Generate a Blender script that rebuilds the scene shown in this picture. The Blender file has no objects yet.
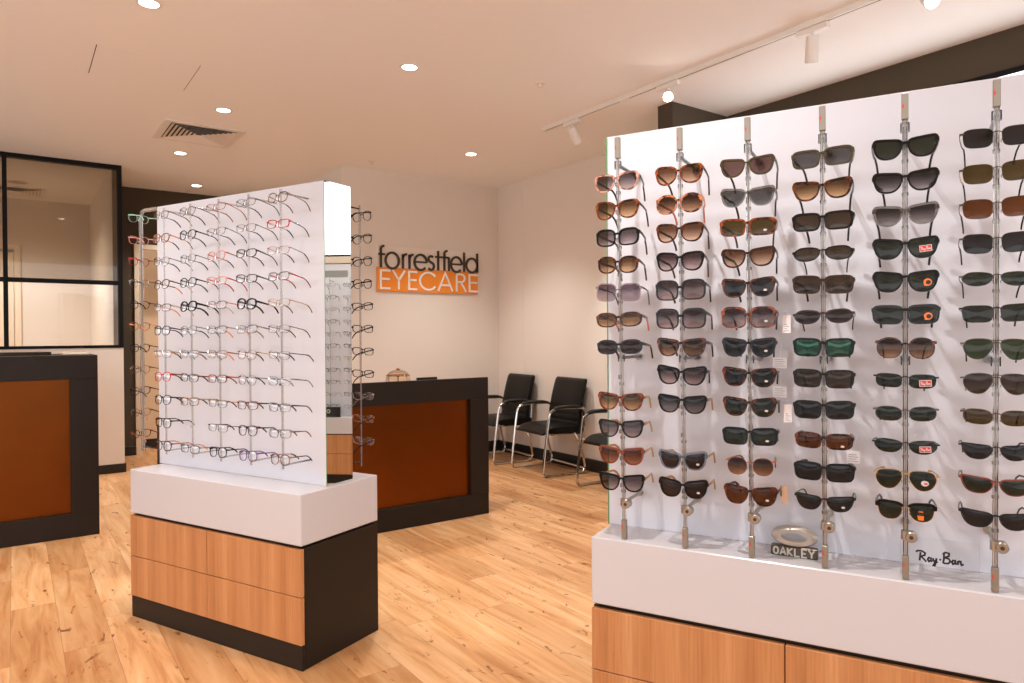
import bpy, math, random
from mathutils import Matrix, Vector
random.seed(7)
SC = bpy.context.scene
COL = SC.collection
PI = math.pi
def R(d): return math.radians(d)

# ------------------------------------------------------------------ materials
def lin(c):
    return tuple(((v/255)/12.92 if v/255 <= .04045 else ((v/255+.055)/1.055)**2.4) for v in c)
MATS = {}
def newmat(name):
    m = bpy.data.materials.new(name); m.use_nodes = True
    nt = m.node_tree; nt.nodes.clear()
    out = nt.nodes.new('ShaderNodeOutputMaterial')
    return m, nt, out
def pbsdf(nt, col, rough=.5, metal=0, spec=.5, coat=0):
    b = nt.nodes.new('ShaderNodeBsdfPrincipled')
    if col is not None: b.inputs['Base Color'].default_value = (*col, 1)
    b.inputs['Roughness'].default_value = rough
    b.inputs['Metallic'].default_value = metal
    b.inputs['Specular IOR Level'].default_value = spec
    b.inputs['Coat Weight'].default_value = coat
    return b
def mat(name, col, rough=.5, metal=0, spec=.5, noise=0, nscale=30, coat=0, bump=0):
    if name in MATS: return MATS[name]
    m, nt, out = newmat(name)
    c = lin(col)
    b = pbsdf(nt, c, rough, metal, spec, coat)
    if noise or bump:
        tc = nt.nodes.new('ShaderNodeTexCoord'); n = nt.nodes.new('ShaderNodeTexNoise')
        n.inputs['Scale'].default_value = nscale; n.inputs['Detail'].default_value = 4
        nt.links.new(tc.outputs['Object'], n.inputs['Vector'])
        if noise:
            mx = nt.nodes.new('ShaderNodeMix'); mx.data_type = 'RGBA'
            mx.inputs[6].default_value = (*[v*(1-noise) for v in c], 1)
            mx.inputs[7].default_value = (*[min(1, v*(1+noise)) for v in c], 1)
            nt.links.new(n.outputs['Fac'], mx.inputs[0]); nt.links.new(mx.outputs[2], b.inputs['Base Color'])
        if bump:
            bp = nt.nodes.new('ShaderNodeBump'); bp.inputs['Strength'].default_value = bump
            bp.inputs['Distance'].default_value = .002
            nt.links.new(n.outputs['Fac'], bp.inputs['Height']); nt.links.new(bp.outputs[0], b.inputs['Normal'])
    nt.links.new(b.outputs[0], out.inputs[0])
    MATS[name] = m
    return m
def emit(name, col, s):
    m, nt, out = newmat(name)
    e = nt.nodes.new('ShaderNodeEmission'); e.inputs[0].default_value = (*lin(col), 1); e.inputs[1].default_value = s
    nt.links.new(e.outputs[0], out.inputs[0]); MATS[name] = m
    return m
def clear(name, tint, rough=.03, refl=1.0, ior=1.45):
    """clear or tinted sheet: straight-through transmission with a Fresnel reflection"""
    m, nt, out = newmat(name)
    t = nt.nodes.new('ShaderNodeBsdfTransparent'); t.inputs[0].default_value = (*tint, 1)
    g = nt.nodes.new('ShaderNodeBsdfGlossy'); g.inputs['Roughness'].default_value = rough
    f = nt.nodes.new('ShaderNodeFresnel'); f.inputs[0].default_value = ior
    mu = nt.nodes.new('ShaderNodeMath'); mu.operation = 'MULTIPLY'; mu.inputs[1].default_value = refl
    mx = nt.nodes.new('ShaderNodeMixShader')
    nt.links.new(f.outputs[0], mu.inputs[0]); nt.links.new(mu.outputs[0], mx.inputs[0])
    nt.links.new(t.outputs[0], mx.inputs[1]); nt.links.new(g.outputs[0], mx.inputs[2])
    nt.links.new(mx.outputs[0], out.inputs[0]); MATS[name] = m
    return m
def lensmat(name, top, bot, mirror=None):
    """sunglass lens: dye graded from top to bottom (object z), glossy face"""
    m, nt, out = newmat(name)
    tc = nt.nodes.new('ShaderNodeTexCoord'); sx = nt.nodes.new('ShaderNodeSeparateXYZ')
    mr = nt.nodes.new('ShaderNodeMapRange')
    mr.inputs[1].default_value = -.019; mr.inputs[2].default_value = .012
    mx = nt.nodes.new('ShaderNodeMix'); mx.data_type = 'RGBA'
    # two surfaces are crossed, so each carries the square root of the dye
    mx.inputs[6].default_value = (*[math.sqrt(v) for v in bot], 1)
    mx.inputs[7].default_value = (*[math.sqrt(v) for v in top], 1)
    nt.links.new(tc.outputs['Object'], sx.inputs[0]); nt.links.new(sx.outputs[2], mr.inputs[0])
    nt.links.new(mr.outputs[0], mx.inputs[0])
    t = nt.nodes.new('ShaderNodeBsdfTransparent'); nt.links.new(mx.outputs[2], t.inputs[0])
    g = nt.nodes.new('ShaderNodeBsdfGlossy'); g.inputs['Roughness'].default_value = .04
    if mirror: g.inputs[0].default_value = (*mirror, 1)
    f = nt.nodes.new('ShaderNodeFresnel'); f.inputs[0].default_value = 1.7 if mirror else 1.35
    ms = nt.nodes.new('ShaderNodeMixShader')
    nt.links.new(f.outputs[0], ms.inputs[0]); nt.links.new(t.outputs[0], ms.inputs[1]); nt.links.new(g.outputs[0], ms.inputs[2])
    nt.links.new(ms.outputs[0], out.inputs[0]); MATS[name] = m
    return m
def tortoise(name, a, b, scale=55, lo=.42, hi=.58):
    m, nt, out = newmat(name)
    tc = nt.nodes.new('ShaderNodeTexCoord'); n = nt.nodes.new('ShaderNodeTexNoise')
    n.inputs['Scale'].default_value = scale; n.inputs['Detail'].default_value = 2
    r = nt.nodes.new('ShaderNodeValToRGB')
    r.color_ramp.elements[0].position = lo; r.color_ramp.elements[0].color = (*lin(a), 1)
    r.color_ramp.elements[1].position = hi; r.color_ramp.elements[1].color = (*lin(b), 1)
    p = pbsdf(nt, None, .18, 0, .28)
    nt.links.new(tc.outputs['Object'], n.inputs['Vector']); nt.links.new(n.outputs['Fac'], r.inputs[0])
    nt.links.new(r.outputs[0], p.inputs['Base Color']); nt.links.new(p.outputs[0], out.inputs[0])
    MATS[name] = m
    return m
def woodmat(name, a, b, c, rough=.42):
    """vertical-grain laminate, grain along object z"""
    m, nt, out = newmat(name)
    tc = nt.nodes.new('ShaderNodeTexCoord'); mp = nt.nodes.new('ShaderNodeMapping')
    mp.inputs['Scale'].default_value = (14, 14, .55)
    n = nt.nodes.new('ShaderNodeTexNoise'); n.inputs['Scale'].default_value = 1; n.inputs['Detail'].default_value = 5
    n.inputs['Distortion'].default_value = .25
    mp2 = nt.nodes.new('ShaderNodeMapping'); mp2.inputs['Scale'].default_value = (150, 150, 5)
    n2 = nt.nodes.new('ShaderNodeTexNoise'); n2.inputs['Scale'].default_value = 1; n2.inputs['Detail'].default_value = 3
    r = nt.nodes.new('ShaderNodeValToRGB')
    e = r.color_ramp.elements
    e[0].position = .34; e[0].color = (*lin(a), 1); e[1].position = .68; e[1].color = (*lin(c), 1)
    k = e.new(.5); k.color = (*lin(b), 1)
    mx = nt.nodes.new('ShaderNodeMix'); mx.data_type = 'RGBA'; mx.blend_type = 'MULTIPLY'; mx.inputs[0].default_value = .35
    r2 = nt.nodes.new('ShaderNodeValToRGB'); r2.color_ramp.elements[0].position = .3; r2.color_ramp.elements[1].position = .6
    r2.color_ramp.elements[0].color = (.55, .5, .45, 1); r2.color_ramp.elements[1].color = (1, 1, 1, 1)
    p = pbsdf(nt, None, rough, 0, .35)
    L = nt.links.new
    L(tc.outputs['Object'], mp.inputs[0]); L(mp.outputs[0], n.inputs[0]); L(n.outputs['Fac'], r.inputs[0])
    L(tc.outputs['Object'], mp2.inputs[0]); L(mp2.outputs[0], n2.inputs[0]); L(n2.outputs['Fac'], r2.inputs[0])
    L(r.outputs[0], mx.inputs[6]); L(r2.outputs[0], mx.inputs[7]); L(mx.outputs[2], p.inputs['Base Color'])
    L(p.outputs[0], out.inputs[0]); MATS[name] = m
    return m
def floormat():
    """oak-look vinyl planks, 0.18 m wide, running along world y"""
    m, nt, out = newmat('oak_planks'); L = nt.links.new
    def M(op, a, b=None, c=None):
        n = nt.nodes.new('ShaderNodeMath'); n.operation = op
        for i, v in enumerate((a, b, c)):
            if v is None: continue
            if isinstance(v, (int, float)): n.inputs[i].default_value = v
            else: L(v, n.inputs[i])
        return n.outputs[0]
    tc = nt.nodes.new('ShaderNodeTexCoord'); s = nt.nodes.new('ShaderNodeSeparateXYZ'); L(tc.outputs['Object'], s.inputs[0])
    X = M('DIVIDE', M('ADD', s.outputs[0], .023), .18); row = M('FLOOR', X); fx = M('FRACT', X)
    wn = nt.nodes.new('ShaderNodeTexWhiteNoise'); wn.noise_dimensions = '1D'; L(row, wn.inputs['W'])
    Y = M('DIVIDE', M('ADD', s.outputs[1], M('MULTIPLY', wn.outputs[0], 1.2)), 1.2); col = M('FLOOR', Y); fy = M('FRACT', Y)
    cmb = nt.nodes.new('ShaderNodeCombineXYZ'); L(row, cmb.inputs[0]); L(col, cmb.inputs[1])
    w2 = nt.nodes.new('ShaderNodeTexWhiteNoise'); w2.noise_dimensions = '3D'; L(cmb.outputs[0], w2.inputs['Vector'])
    tone = w2.outputs[0]
    # grain coordinates shift from plank to plank
    c2 = nt.nodes.new('ShaderNodeCombineXYZ')
    L(M('ADD', M('MULTIPLY', s.outputs[0], 16), M('MULTIPLY', tone, 50)), c2.inputs[0])
    L(M('ADD', M('MULTIPLY', s.outputs[1], 1.5), M('MULTIPLY', tone, 31)), c2.inputs[1])
    g = nt.nodes.new('ShaderNodeTexNoise'); g.inputs['Scale'].default_value = 1; g.inputs['Detail'].default_value = 6
    g.inputs['Roughness'].default_value = .6; g.inputs['Distortion'].default_value = .6
    L(c2.outputs[0], g.inputs[0])
    r = nt.nodes.new('ShaderNodeValToRGB'); e = r.color_ramp.elements
    e[0].position = .28; e[0].color = (*lin((186, 124, 74)), 1); e[1].position = .70; e[1].color = (*lin((236, 192, 144)), 1)
    k = e.new(.47); k.color = (*lin((218, 164, 112)), 1)
    L(g.outputs['Fac'], r.inputs[0])
    # per-plank tone
    tn = nt.nodes.new('ShaderNodeValToRGB'); e = tn.color_ramp.elements
    e[0].color = (.70, .60, .50, 1); e[1].color = (1, 1, 1, 1); e[0].position = 0; e[1].position = .55
    L(tone, tn.inputs[0])
    mx = nt.nodes.new('ShaderNodeMix'); mx.data_type = 'RGBA'; mx.blend_type = 'MULTIPLY'; mx.inputs[0].default_value = 1
    L(r.outputs[0], mx.inputs[6]); L(tn.outputs[0], mx.inputs[7])
    # dark knots and cracks, elongated with the grain
    c3 = nt.nodes.new('ShaderNodeCombineXYZ')
    L(M('ADD', M('MULTIPLY', s.outputs[0], 21), M('MULTIPLY', tone, 17)), c3.inputs[0]); L(M('MULTIPLY', s.outputs[1], 8.5), c3.inputs[1])
    kn = nt.nodes.new('ShaderNodeTexNoise'); kn.inputs['Scale'].default_value = 1; kn.inputs['Detail'].default_value = 3
    kn.inputs['Distortion'].default_value = 1.2
    L(c3.outputs[0], kn.inputs[0])
    kr = nt.nodes.new('ShaderNodeValToRGB'); kr.color_ramp.elements[0].position = .64; kr.color_ramp.elements[1].position = .73
    L(kn.outputs['Fac'], kr.inputs[0])
    mk = nt.nodes.new('ShaderNodeMix'); mk.data_type = 'RGBA'; mk.inputs[7].default_value = (*lin((122, 66, 30)), 1)
    L(kr.outputs[0], mk.inputs[0]); L(mx.outputs[2], mk.inputs[6])
    # joints
    gx = M('LESS_THAN', M('MINIMUM', fx, M('SUBTRACT', 1, fx)), .006)
    gy = M('LESS_THAN', M('MINIMUM', fy, M('SUBTRACT', 1, fy)), .0012)
    gj = M('MULTIPLY', M('MAXIMUM', gx, gy), .45)
    mj = nt.nodes.new('ShaderNodeMix'); mj.data_type = 'RGBA'; mj.inputs[7].default_value = (*lin((110, 70, 40)), 1)
    L(gj, mj.inputs[0]); L(mk.outputs[2], mj.inputs[6])
    p = pbsdf(nt, None, .38, 0, .4); L(mj.outputs[2], p.inputs['Base Color'])
    L(p.outputs[0], out.inputs[0]); MATS['oak_planks'] = m
    return m

# ------------------------------------------------------------------ mesh builder
class MB:
    def __init__(s): s.v = []; s.f = []; s.mi = []; s.M = Matrix()
    def add(s, vs, fs, mi=0):
        b = len(s.v); s.v += [tuple(s.M @ Vector(p)) for p in vs]
        s.f += [tuple(b+i for i in f) for f in fs]; s.mi += [mi]*len(fs)
    def box(s, x0, x1, y0, y1, z0, z1, mi=0, bev=0):
        if bev:
            b = min(bev, (x1-x0)/2.01, (y1-y0)/2.01, (z1-z0)/2.01)
            vs = []
            idx = {}
            for sx in (0, 1):
                for sy in (0, 1):
                    for sz in (0, 1):
                        X, Y, Z = (x0, x1)[sx], (y0, y1)[sy], (z0, z1)[sz]
                        dx, dy, dz = (b, -b)[sx], (b, -b)[sy], (b, -b)[sz]
                        for ax, p in enumerate(((X, Y+dy, Z+dz), (X+dx, Y, Z+dz), (X+dx, Y+dy, Z))):
                            idx[sx, sy, sz, ax] = len(vs); vs.append(p)
            I = lambda *k: idx[k]
            fs = []
            for t in (0, 1):
                q = [I(t, 0, 0, 0), I(t, 1, 0, 0), I(t, 1, 1, 0), I(t, 0, 1, 0)]; fs.append(q if t else q[::-1])
                q = [I(0, t, 0, 1), I(1, t, 0, 1), I(1, t, 1, 1), I(0, t, 1, 1)]; fs.append(q[::-1] if t else q)
                q = [I(0, 0, t, 2), I(1, 0, t, 2), I(1, 1, t, 2), I(0, 1, t, 2)]; fs.append(q if t else q[::-1])
            cen = Vector(((x0+x1)/2, (y0+y1)/2, (z0+z1)/2))
            ex = []
            for p in (0, 1):
                for q in (0, 1):
                    ex.append([I(p, q, 0, 0), I(p, q, 1, 0), I(p, q, 1, 1), I(p, q, 0, 1)])
                    ex.append([I(p, 0, q, 0), I(p, 1, q, 0), I(p, 1, q, 2), I(p, 0, q, 2)])
                    ex.append([I(0, p, q, 1), I(1, p, q, 1), I(1, p, q, 2), I(0, p, q, 2)])
                    for r in (0, 1): ex.append([I(p, q, r, 0), I(p, q, r, 1), I(p, q, r, 2)])
            for f in ex:
                a, bb, c = (Vector(vs[i]) for i in f[:3]); n = (bb-a).cross(c-a)
                if n.dot(sum((Vector(vs[i]) for i in f), Vector())/len(f)-cen) < 0: f = f[::-1]
                fs.append(f)
            s.add(vs, fs, mi); return
        s.add([(x0, y0, z0), (x1, y0, z0), (x1, y1, z0), (x0, y1, z0), (x0, y0, z1), (x1, y0, z1), (x1, y1, z1), (x0, y1, z1)],
              [(0, 3, 2, 1), (4, 5, 6, 7), (0, 1, 5, 4), (1, 2, 6, 5), (2, 3, 7, 6), (3, 0, 4, 7)], mi)
    def tube(s, pts, r, n=8, mi=0, closed=False, rr=None, cap=True):
        """tube along pts; rr = optional list of (ra, rb) half sizes"""
        P = [Vector(p) for p in pts]; N = len(P)
        T = []
        for i in range(N):
            if closed: t = P[(i+1) % N]-P[i-1]
            else: t = P[min(i+1, N-1)]-P[max(i-1, 0)]
            T.append(t.normalized())
        up = Vector((0, 0, 1)) if abs(T[0].z) < .95 else Vector((0, 1, 0))
        u = (up - T[0]*up.dot(T[0])).normalized()
        vs = []
        for i in range(N):
            u = (u - T[i]*u.dot(T[i])).normalized(); w = T[i].cross(u)
            ra, rb = rr[i] if rr else (r, r)
            for k in range(n):
                a = 2*PI*k/n; vs.append(tuple(P[i]+u*(math.cos(a)*ra)+w*(math.sin(a)*rb)))
        fs = []
        for i in range(N if closed else N-1):
            j = (i+1) % N
            for k in range(n):
                l = (k+1) % n; fs.append((i*n+k, i*n+l, j*n+l, j*n+k))
        if not closed and cap:
            fs.append(tuple(range(n))[::-1]); fs.append(tuple((N-1)*n+k for k in range(n)))
        s.add(vs, fs, mi)
    def lathe(s, prof, n=24, mi=0, c=(0, 0, 0)):
        vs = []; m = len(prof)
        for k in range(n):
            a = 2*PI*k/n
            for r, z in prof: vs.append((c[0]+r*math.cos(a), c[1]+r*math.sin(a), c[2]+z))
        fs = []
        for k in range(n):
            l = (k+1) % n
            for i in range(m-1): fs.append((k*m+i, l*m+i, l*m+i+1, k*m+i+1))
        s.add(vs, fs, mi)
    def prism(s, pts, d, mi=0):
        """pts: list of 3D points (planar, any order), d: extrusion vector"""
        n = len(pts); d = Vector(d)
        vs = [tuple(p) for p in pts]+[tuple(Vector(p)+d) for p in pts]
        fs = [tuple(range(n))[::-1], tuple(range(n, 2*n))]+[(i, (i+1) % n, n+(i+1) % n, n+i) for i in range(n)]
        s.add(vs, fs, mi)
    def stroke(s, pts, w, f, mi=0):
        """ribbon of width w along 2-D pts; f(u, v, side) gives the 3-D point, side 0 back and 1 front"""
        P = [Vector((p[0], p[1])) for p in pts]; N = len(P)
        cl = (P[0]-P[-1]).length < 1e-6
        if cl: P = P[:-1]; N -= 1
        Lp, Rp = [], []
        for i in range(N):
            a = P[i-1] if (i or cl) else None; b = P[(i+1) % N] if (i < N-1 or cl) else None
            d1 = (P[i]-a).normalized() if a is not None else (b-P[i]).normalized()
            d2 = (b-P[i]).normalized() if b is not None else d1
            n1 = Vector((-d1.y, d1.x)); n2 = Vector((-d2.y, d2.x)); nn = n1+n2
            nn = nn.normalized() if nn.length > 1e-6 else n1
            k = min(1/max(nn.dot(n1), .35), 1.8)
            Lp.append(P[i]+nn*(w/2*k)); Rp.append(P[i]-nn*(w/2*k))
        vs = []
        for i in range(N):
            for q in (Lp[i], Rp[i]):
                for side in (0, 1): vs.append(f(q.x, q.y, side))
        fs = []
        for i in range(N if cl else N-1):
            a = i*4; b = ((i+1) % N)*4
            fs += [(a+1, a+3, b+3, b+1), (a, b, b+2, a+2), (a, a+1, b+1, b), (a+2, b+2, b+3, a+3)]
        if not cl:
            fs += [(0, 2, 3, 1), ((N-1)*4, (N-1)*4+1, (N-1)*4+3, (N-1)*4+2)]
        s.add(vs, fs, mi)
    def mesh(s, name, mats, smooth=False, auto=None):
        me = bpy.data.meshes.new(name); me.from_pydata(s.v, [], s.f)
        for m in mats: me.materials.append(m)
        if len(mats) > 1: me.polygons.foreach_set('material_index', s.mi)
        if smooth: me.polygons.foreach_set('use_smooth', [True]*len(me.polygons))
        me.update()
        if smooth and auto:
            try: me.set_sharp_from_angle(angle=R(auto))
            except Exception: pass
        return me
def link(name, me, parent=None, loc=None, rz=None, label=None):
    o = bpy.data.objects.new(name, me); COL.objects.link(o)
    if parent: o.parent = parent
    if loc is not None: o.location = loc
    if rz is not None: o.rotation_euler = (0, 0, rz)
    if label: o['label'] = label
    return o
def build(mb, name, mats, parent=None, smooth=False, auto=35, **k):
    if not isinstance(mats, (list, tuple)): mats = [mats]
    return link(name, mb.mesh(name, mats, smooth, auto), parent, **k)
def thing(name, label, cat, loc=(0, 0, 0), rz=0, group=None):
    o = link(name, None, None, loc, rz); o.empty_display_size = .05
    o['label'] = label; o['category'] = cat
    if group: o['group'] = group
    return o
def tag(o, label, cat, group=None):
    o['label'] = label; o['category'] = cat
    if group: o['group'] = group
    return o
def struct(name, mb, m, parent=None, **k):
    o = build(mb, name, m, parent, **k)
    if not parent: o['kind'] = 'structure'
    return o
def copytree(o, parent=None):
    c = o.copy(); COL.objects.link(c)
    if parent: c.parent = parent
    for ch in list(o.children): copytree(ch, c)
    return c

# ------------------------------------------------------------------ palette
W_WALL = mat('wall_paint', (231, 222, 212), .85, 0, .2)
W_CEIL = mat('ceiling_paint', (246, 243, 240), .9, 0, .1)
M_DARKWALL = mat('dark_wall_paint', (82, 72, 60), .8, 0, .2)
M_SKIRT = mat('black_skirting', (28, 24, 22), .4)
M_FLOOR = floormat()
M_WHITE = mat('white_gloss_laminate', (209, 206, 210), .24, 0, .4)
M_PANEL = mat('white_acrylic_panel', (218, 218, 226), .14, 0, .5)
M_CHAR = mat('charcoal_laminate', (38, 30, 24), .42, 0, .22)
M_WOOD = woodmat('oak_laminate', (186, 124, 76), (200, 140, 90), (212, 154, 104))
M_MIRROR = mat('mirror', (236, 240, 236), .015, 1)
M_GREEN = mat('green_glass_edge', (92, 150, 96), .15)
M_ROD = clear('clear_acrylic', (.93, .915, .90), .08, 1.6)
M_CORE = mat('rod_core_beige', (186, 168, 150), .4)
M_STEEL = mat('brushed_steel', (176, 170, 160), .3, 1)
M_CAPM = mat('grey_cap', (150, 142, 130), .35, .5)
M_RED = mat('red_mark', (214, 70, 50), .4)
M_RUST = mat('rust_metal_panel', (112, 56, 3), .28, .8, .5, noise=.25, nscale=3)
M_BLACK = mat('black_plastic', (22, 20, 19), .35)
M_FRAME = mat('black_window_frame', (12, 10, 9), .5, 0, .2)
M_CHROME = mat('chrome', (205, 200, 195), .12, 1)
M_LEATHER = mat('black_leather', (14, 12, 11), .42, 0, .28, bump=.25, nscale=120)
M_GLASS = clear('window_glass', (.95, .93, .9), .02, 1)
M_TINT = clear('tinted_glass', (.66, .60, .52), .02, 1)
M_LIGHT = emit('lamp_glow', (255, 240, 220), 14)
M_SPOTL = emit('spot_glow', (255, 246, 235), 60)
M_LBOX = emit('lightbox_face', (252, 252, 255), 2.2)
M_TRIM = mat('white_metal', (235, 228, 220), .35)
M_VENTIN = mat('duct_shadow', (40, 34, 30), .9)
M_ORANGE = mat('orange_sign_panel', (243, 146, 46), .35)
M_CREAM = mat('cream_sign_panel', (238, 226, 214), .35)
M_LETTERD = mat('dark_brown_letter', (70, 56, 40), .4)
M_LETTERW = mat('white_letter', (248, 244, 240), .35)
M_DOOR = mat('cream_door_paint', (232, 214, 190), .5)
M_AMBER = clear('amber_glass', (.985, .95, .90), .08, .3)
M_COPPER = mat('copper', (190, 110, 50), .25, 1)
M_PAPER = mat('paper', (232, 214, 190), .7)
M_TAG = mat('white_card', (240, 234, 236), .6)
M_TAGB = mat('tan_card', (206, 168, 140), .6)
M_PRINT = mat('card_print', (150, 140, 138), .6)

# frames and lenses
F = {}
F['black'] = mat('black_acetate', (13, 11, 10), .14, 0, .25)
F['matte'] = mat('matte_black_acetate', (24, 22, 21), .4, 0, .25)
F['brown'] = mat('brown_acetate', (52, 30, 18), .18, 0, .28)
F['olive'] = mat('olive_acetate', (62, 52, 30), .18)
F['redbrown'] = mat('red_brown_acetate', (120, 50, 24), .18)
F['tort'] = tortoise('dark_tortoiseshell', (26, 14, 9), (120, 56, 20), 60, .46, .68)
F['tort_o'] = tortoise('orange_tortoiseshell', (38, 18, 9), (160, 76, 30), 60, .40, .68)
F['tort_b'] = tortoise('blond_tortoiseshell', (56, 28, 17), (196, 122, 80))
F['tort_p'] = tortoise('pink_tortoiseshell', (120, 78, 68), (206, 152, 134))
F['coral'] = mat('coral_acetate', (226, 130, 100), .2)
F['gold'] = mat('gold_metal', (206, 160, 96), .22, 1)
F['gun'] = mat('gunmetal', (92, 84, 76), .28, 1)
F['copper'] = mat('copper_metal', (180, 112, 74), .22, 1)
F['blackm'] = mat('black_metal', (30, 27, 26), .3, .6)
F['brownm'] = mat('brown_metal', (92, 62, 42), .3, .7)
F['silver'] = mat('silver_metal', (170, 162, 156), .22, 1)
F['red'] = mat('red_acetate', (198, 30, 30), .2)
F['pink'] = mat('pink_acetate', (226, 150, 140), .22)
F['orange'] = mat('orange_acetate', (232, 138, 84), .22)
F['purple'] = mat('purple_acetate', (118, 84, 150), .22)
F['mint'] = mat('mint_acetate', (150, 196, 178), .22)
F['green'] = mat('green_rubber', (50, 140, 50), .5)
F['grey'] = mat('grey_acetate', (130, 124, 122), .2)
F['clear'] = clear('clear_frame', (.84, .78, .74), .08, 2.5)
F['cgrey'] = clear('clear_grey_frame', (.52, .50, .48), .08, 2.5)
F['clilac'] = clear('clear_lilac_frame', (.70, .58, .60), .08, 2.5)
F['cblue'] = clear('clear_blue_frame', (.50, .52, .58), .08, 2.5)
F['cpeach'] = clear('clear_peach_frame', (.90, .66, .50), .08, 2.5)
Lm = {}
Lm['grey_g'] = lensmat('grey_gradient_lens', (.105, .08, .085), (.50, .40, .39))
Lm['dgrey_g'] = lensmat('dark_grey_gradient_lens', (0.037, 0.031, 0.031), (0.306, 0.255, 0.238))
Lm['brown_g'] = lensmat('brown_gradient_lens', (0.136, 0.062, 0.031), (0.680, 0.425, 0.272))
Lm['dbrown_g'] = lensmat('dark_brown_gradient_lens', (0.050, 0.022, 0.012), (0.468, 0.255, 0.136))
Lm['amber_g'] = lensmat('amber_gradient_lens', (0.124, 0.062, 0.028), (0.722, 0.442, 0.221))
Lm['mauve_g'] = lensmat('mauve_gradient_lens', (0.074, 0.043, 0.043), (0.527, 0.374, 0.340))
Lm['lilac_g'] = lensmat('lilac_gradient_lens', (0.161, 0.105, 0.124), (0.527, 0.408, 0.425))
Lm['red_g'] = lensmat('red_brown_gradient_lens', (0.124, 0.037, 0.019), (0.510, 0.221, 0.128))
Lm['mauve'] = lensmat('mauve_lens', (0.161, 0.087, 0.074), (0.198, 0.112, 0.099))
Lm['grey'] = lensmat('grey_lens', (0.105, 0.099, 0.093), (0.124, 0.118, 0.112))
Lm['dark'] = lensmat('dark_grey_lens', (0.034, 0.028, 0.026), (0.037, 0.031, 0.029))
Lm['dbrown'] = lensmat('dark_brown_lens', (0.046, 0.025, 0.019), (0.050, 0.028, 0.022))
Lm['obrown'] = lensmat('olive_brown_lens', (0.099, 0.062, 0.019), (0.112, 0.068, 0.022))
Lm['orange'] = lensmat('orange_brown_lens', (0.149, 0.046, 0.012), (0.174, 0.056, 0.015))
Lm['brown'] = lensmat('brown_lens', (0.074, 0.046, 0.028), (0.081, 0.050, 0.031))
Lm['green'] = lensmat('dark_green_lens', (0.037, 0.040, 0.025), (0.040, 0.043, 0.026))
Lm['lgreen'] = lensmat('mid_green_lens', (0.062, 0.077, 0.031), (0.068, 0.087, 0.034))
Lm['mgreen'] = lensmat('green_mirror_lens', (.05, .05, .04), (.05, .05, .04), (.3, .75, .5))
Lm['clear'] = clear('clear_lens', (.985, .98, .98), .02, .18)
M_STK_W = mat('white_sticker', (206, 198, 194), .4)
M_STK_R = mat('red_sticker', (206, 44, 40), .4)
M_STK_O = mat('orange_sticker', (232, 120, 40), .4)
M_STK_B = mat('black_sticker', (28, 24, 22), .4)

# ------------------------------------------------------------------ spectacles
def catmull(P, n=4):
    out = []; N = len(P)
    for i in range(N):
        p0, p1, p2, p3 = (Vector(P[(i+k-1) % N]) for k in range(4))
        for j in range(n):
            t = j/n
            out.append(.5*((2*p1)+(p2-p0)*t+(2*p0-5*p1+4*p2-p3)*t*t+(3*p1-p0-3*p2+p3)*t**3))
    return out
def sup(w, h, n, taper=0, skew=0, flat=0):
    """superellipse lens: width w, height h (mm), u from 0 at the nose"""
    o = []
    for k in range(32):
        a = 2*PI*k/32+PI/32; c, s = math.cos(a), math.sin(a)
        x = math.copysign(abs(c)**(2/n), c)*w/2; y = math.copysign(abs(s)**(2/n), s)*h/2
        if y > 0 and flat: y *= 1-flat
        x *= 1+taper*y/h; y += skew*x/w
        o.append(Vector((x+w/2, y)))
    return o
SHAPES = {
 'square': catmull([(0, 9), (5, 15.5), (24, 18.5), (45, 21), (53.5, 19.5), (53.5, 9), (49, -8), (41, -17.5), (29, -21), (16, -19.5), (6, -11), (1.5, 0)], 3),
 'cat': catmull([(0, 11), (9, 17), (26, 19.5), (45, 23), (54, 21.5), (53, 9), (48, -8), (39, -18), (27, -21), (13, -19), (4, -11), (.5, 0)], 3),
 'butterfly': catmull([(0, 12), (10, 19), (26, 21.5), (44, 22.5), (53, 18), (53, 5), (48, -12), (39, -21), (27, -23.5), (13, -20), (3.5, -10), (0, 2)], 3),
 'round': sup(49, 46, 2.25, .06, 0, .06),
 'panto': sup(47, 40, 2.5, .14, 1.5),
 'hex': sup(51, 41, 3.2, .05, 3),
 'boxy': sup(55, 47, 3.6, .04, 2),
 'rect': sup(56, 37, 4.2, .13, 2),
 'rectn': sup(53, 31, 3.4, .10, 2),
 'oval': sup(54, 33, 2.6, .05, 2),
 'sport': catmull([(0, 8), (8, 14), (26, 15.5), (46, 17), (58, 17), (60, 12), (55, -4), (46, -15), (32, -19), (16, -17), (5, -8), (1, 0)], 3),
 'wrap': catmull([(0, 6), (8, 12), (26, 15), (46, 15), (58, 8), (60, 0), (55, -8), (44, -15), (28, -17), (13, -14), (4, -7), (.5, 0)], 3),
 'rimrect': sup(56, 44, 3.4, .14, 3),
 'aviator': catmull([(0, 12), (6, 18.5), (26, 20.5), (46, 17), (54, 6), (52, -8), (43, -20), (30, -25), (16, -22), (5, -9), (0, 2)], 3),
 'brow': catmull([(0, 10), (9, 16), (25, 17.5), (41, 18), (49, 14), (49, 3), (45, -11), (36, -19), (25, -21), (13, -18.5), (4, -10), (.5, 0)], 3),
}
U0 = .0080
GC = {}
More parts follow.
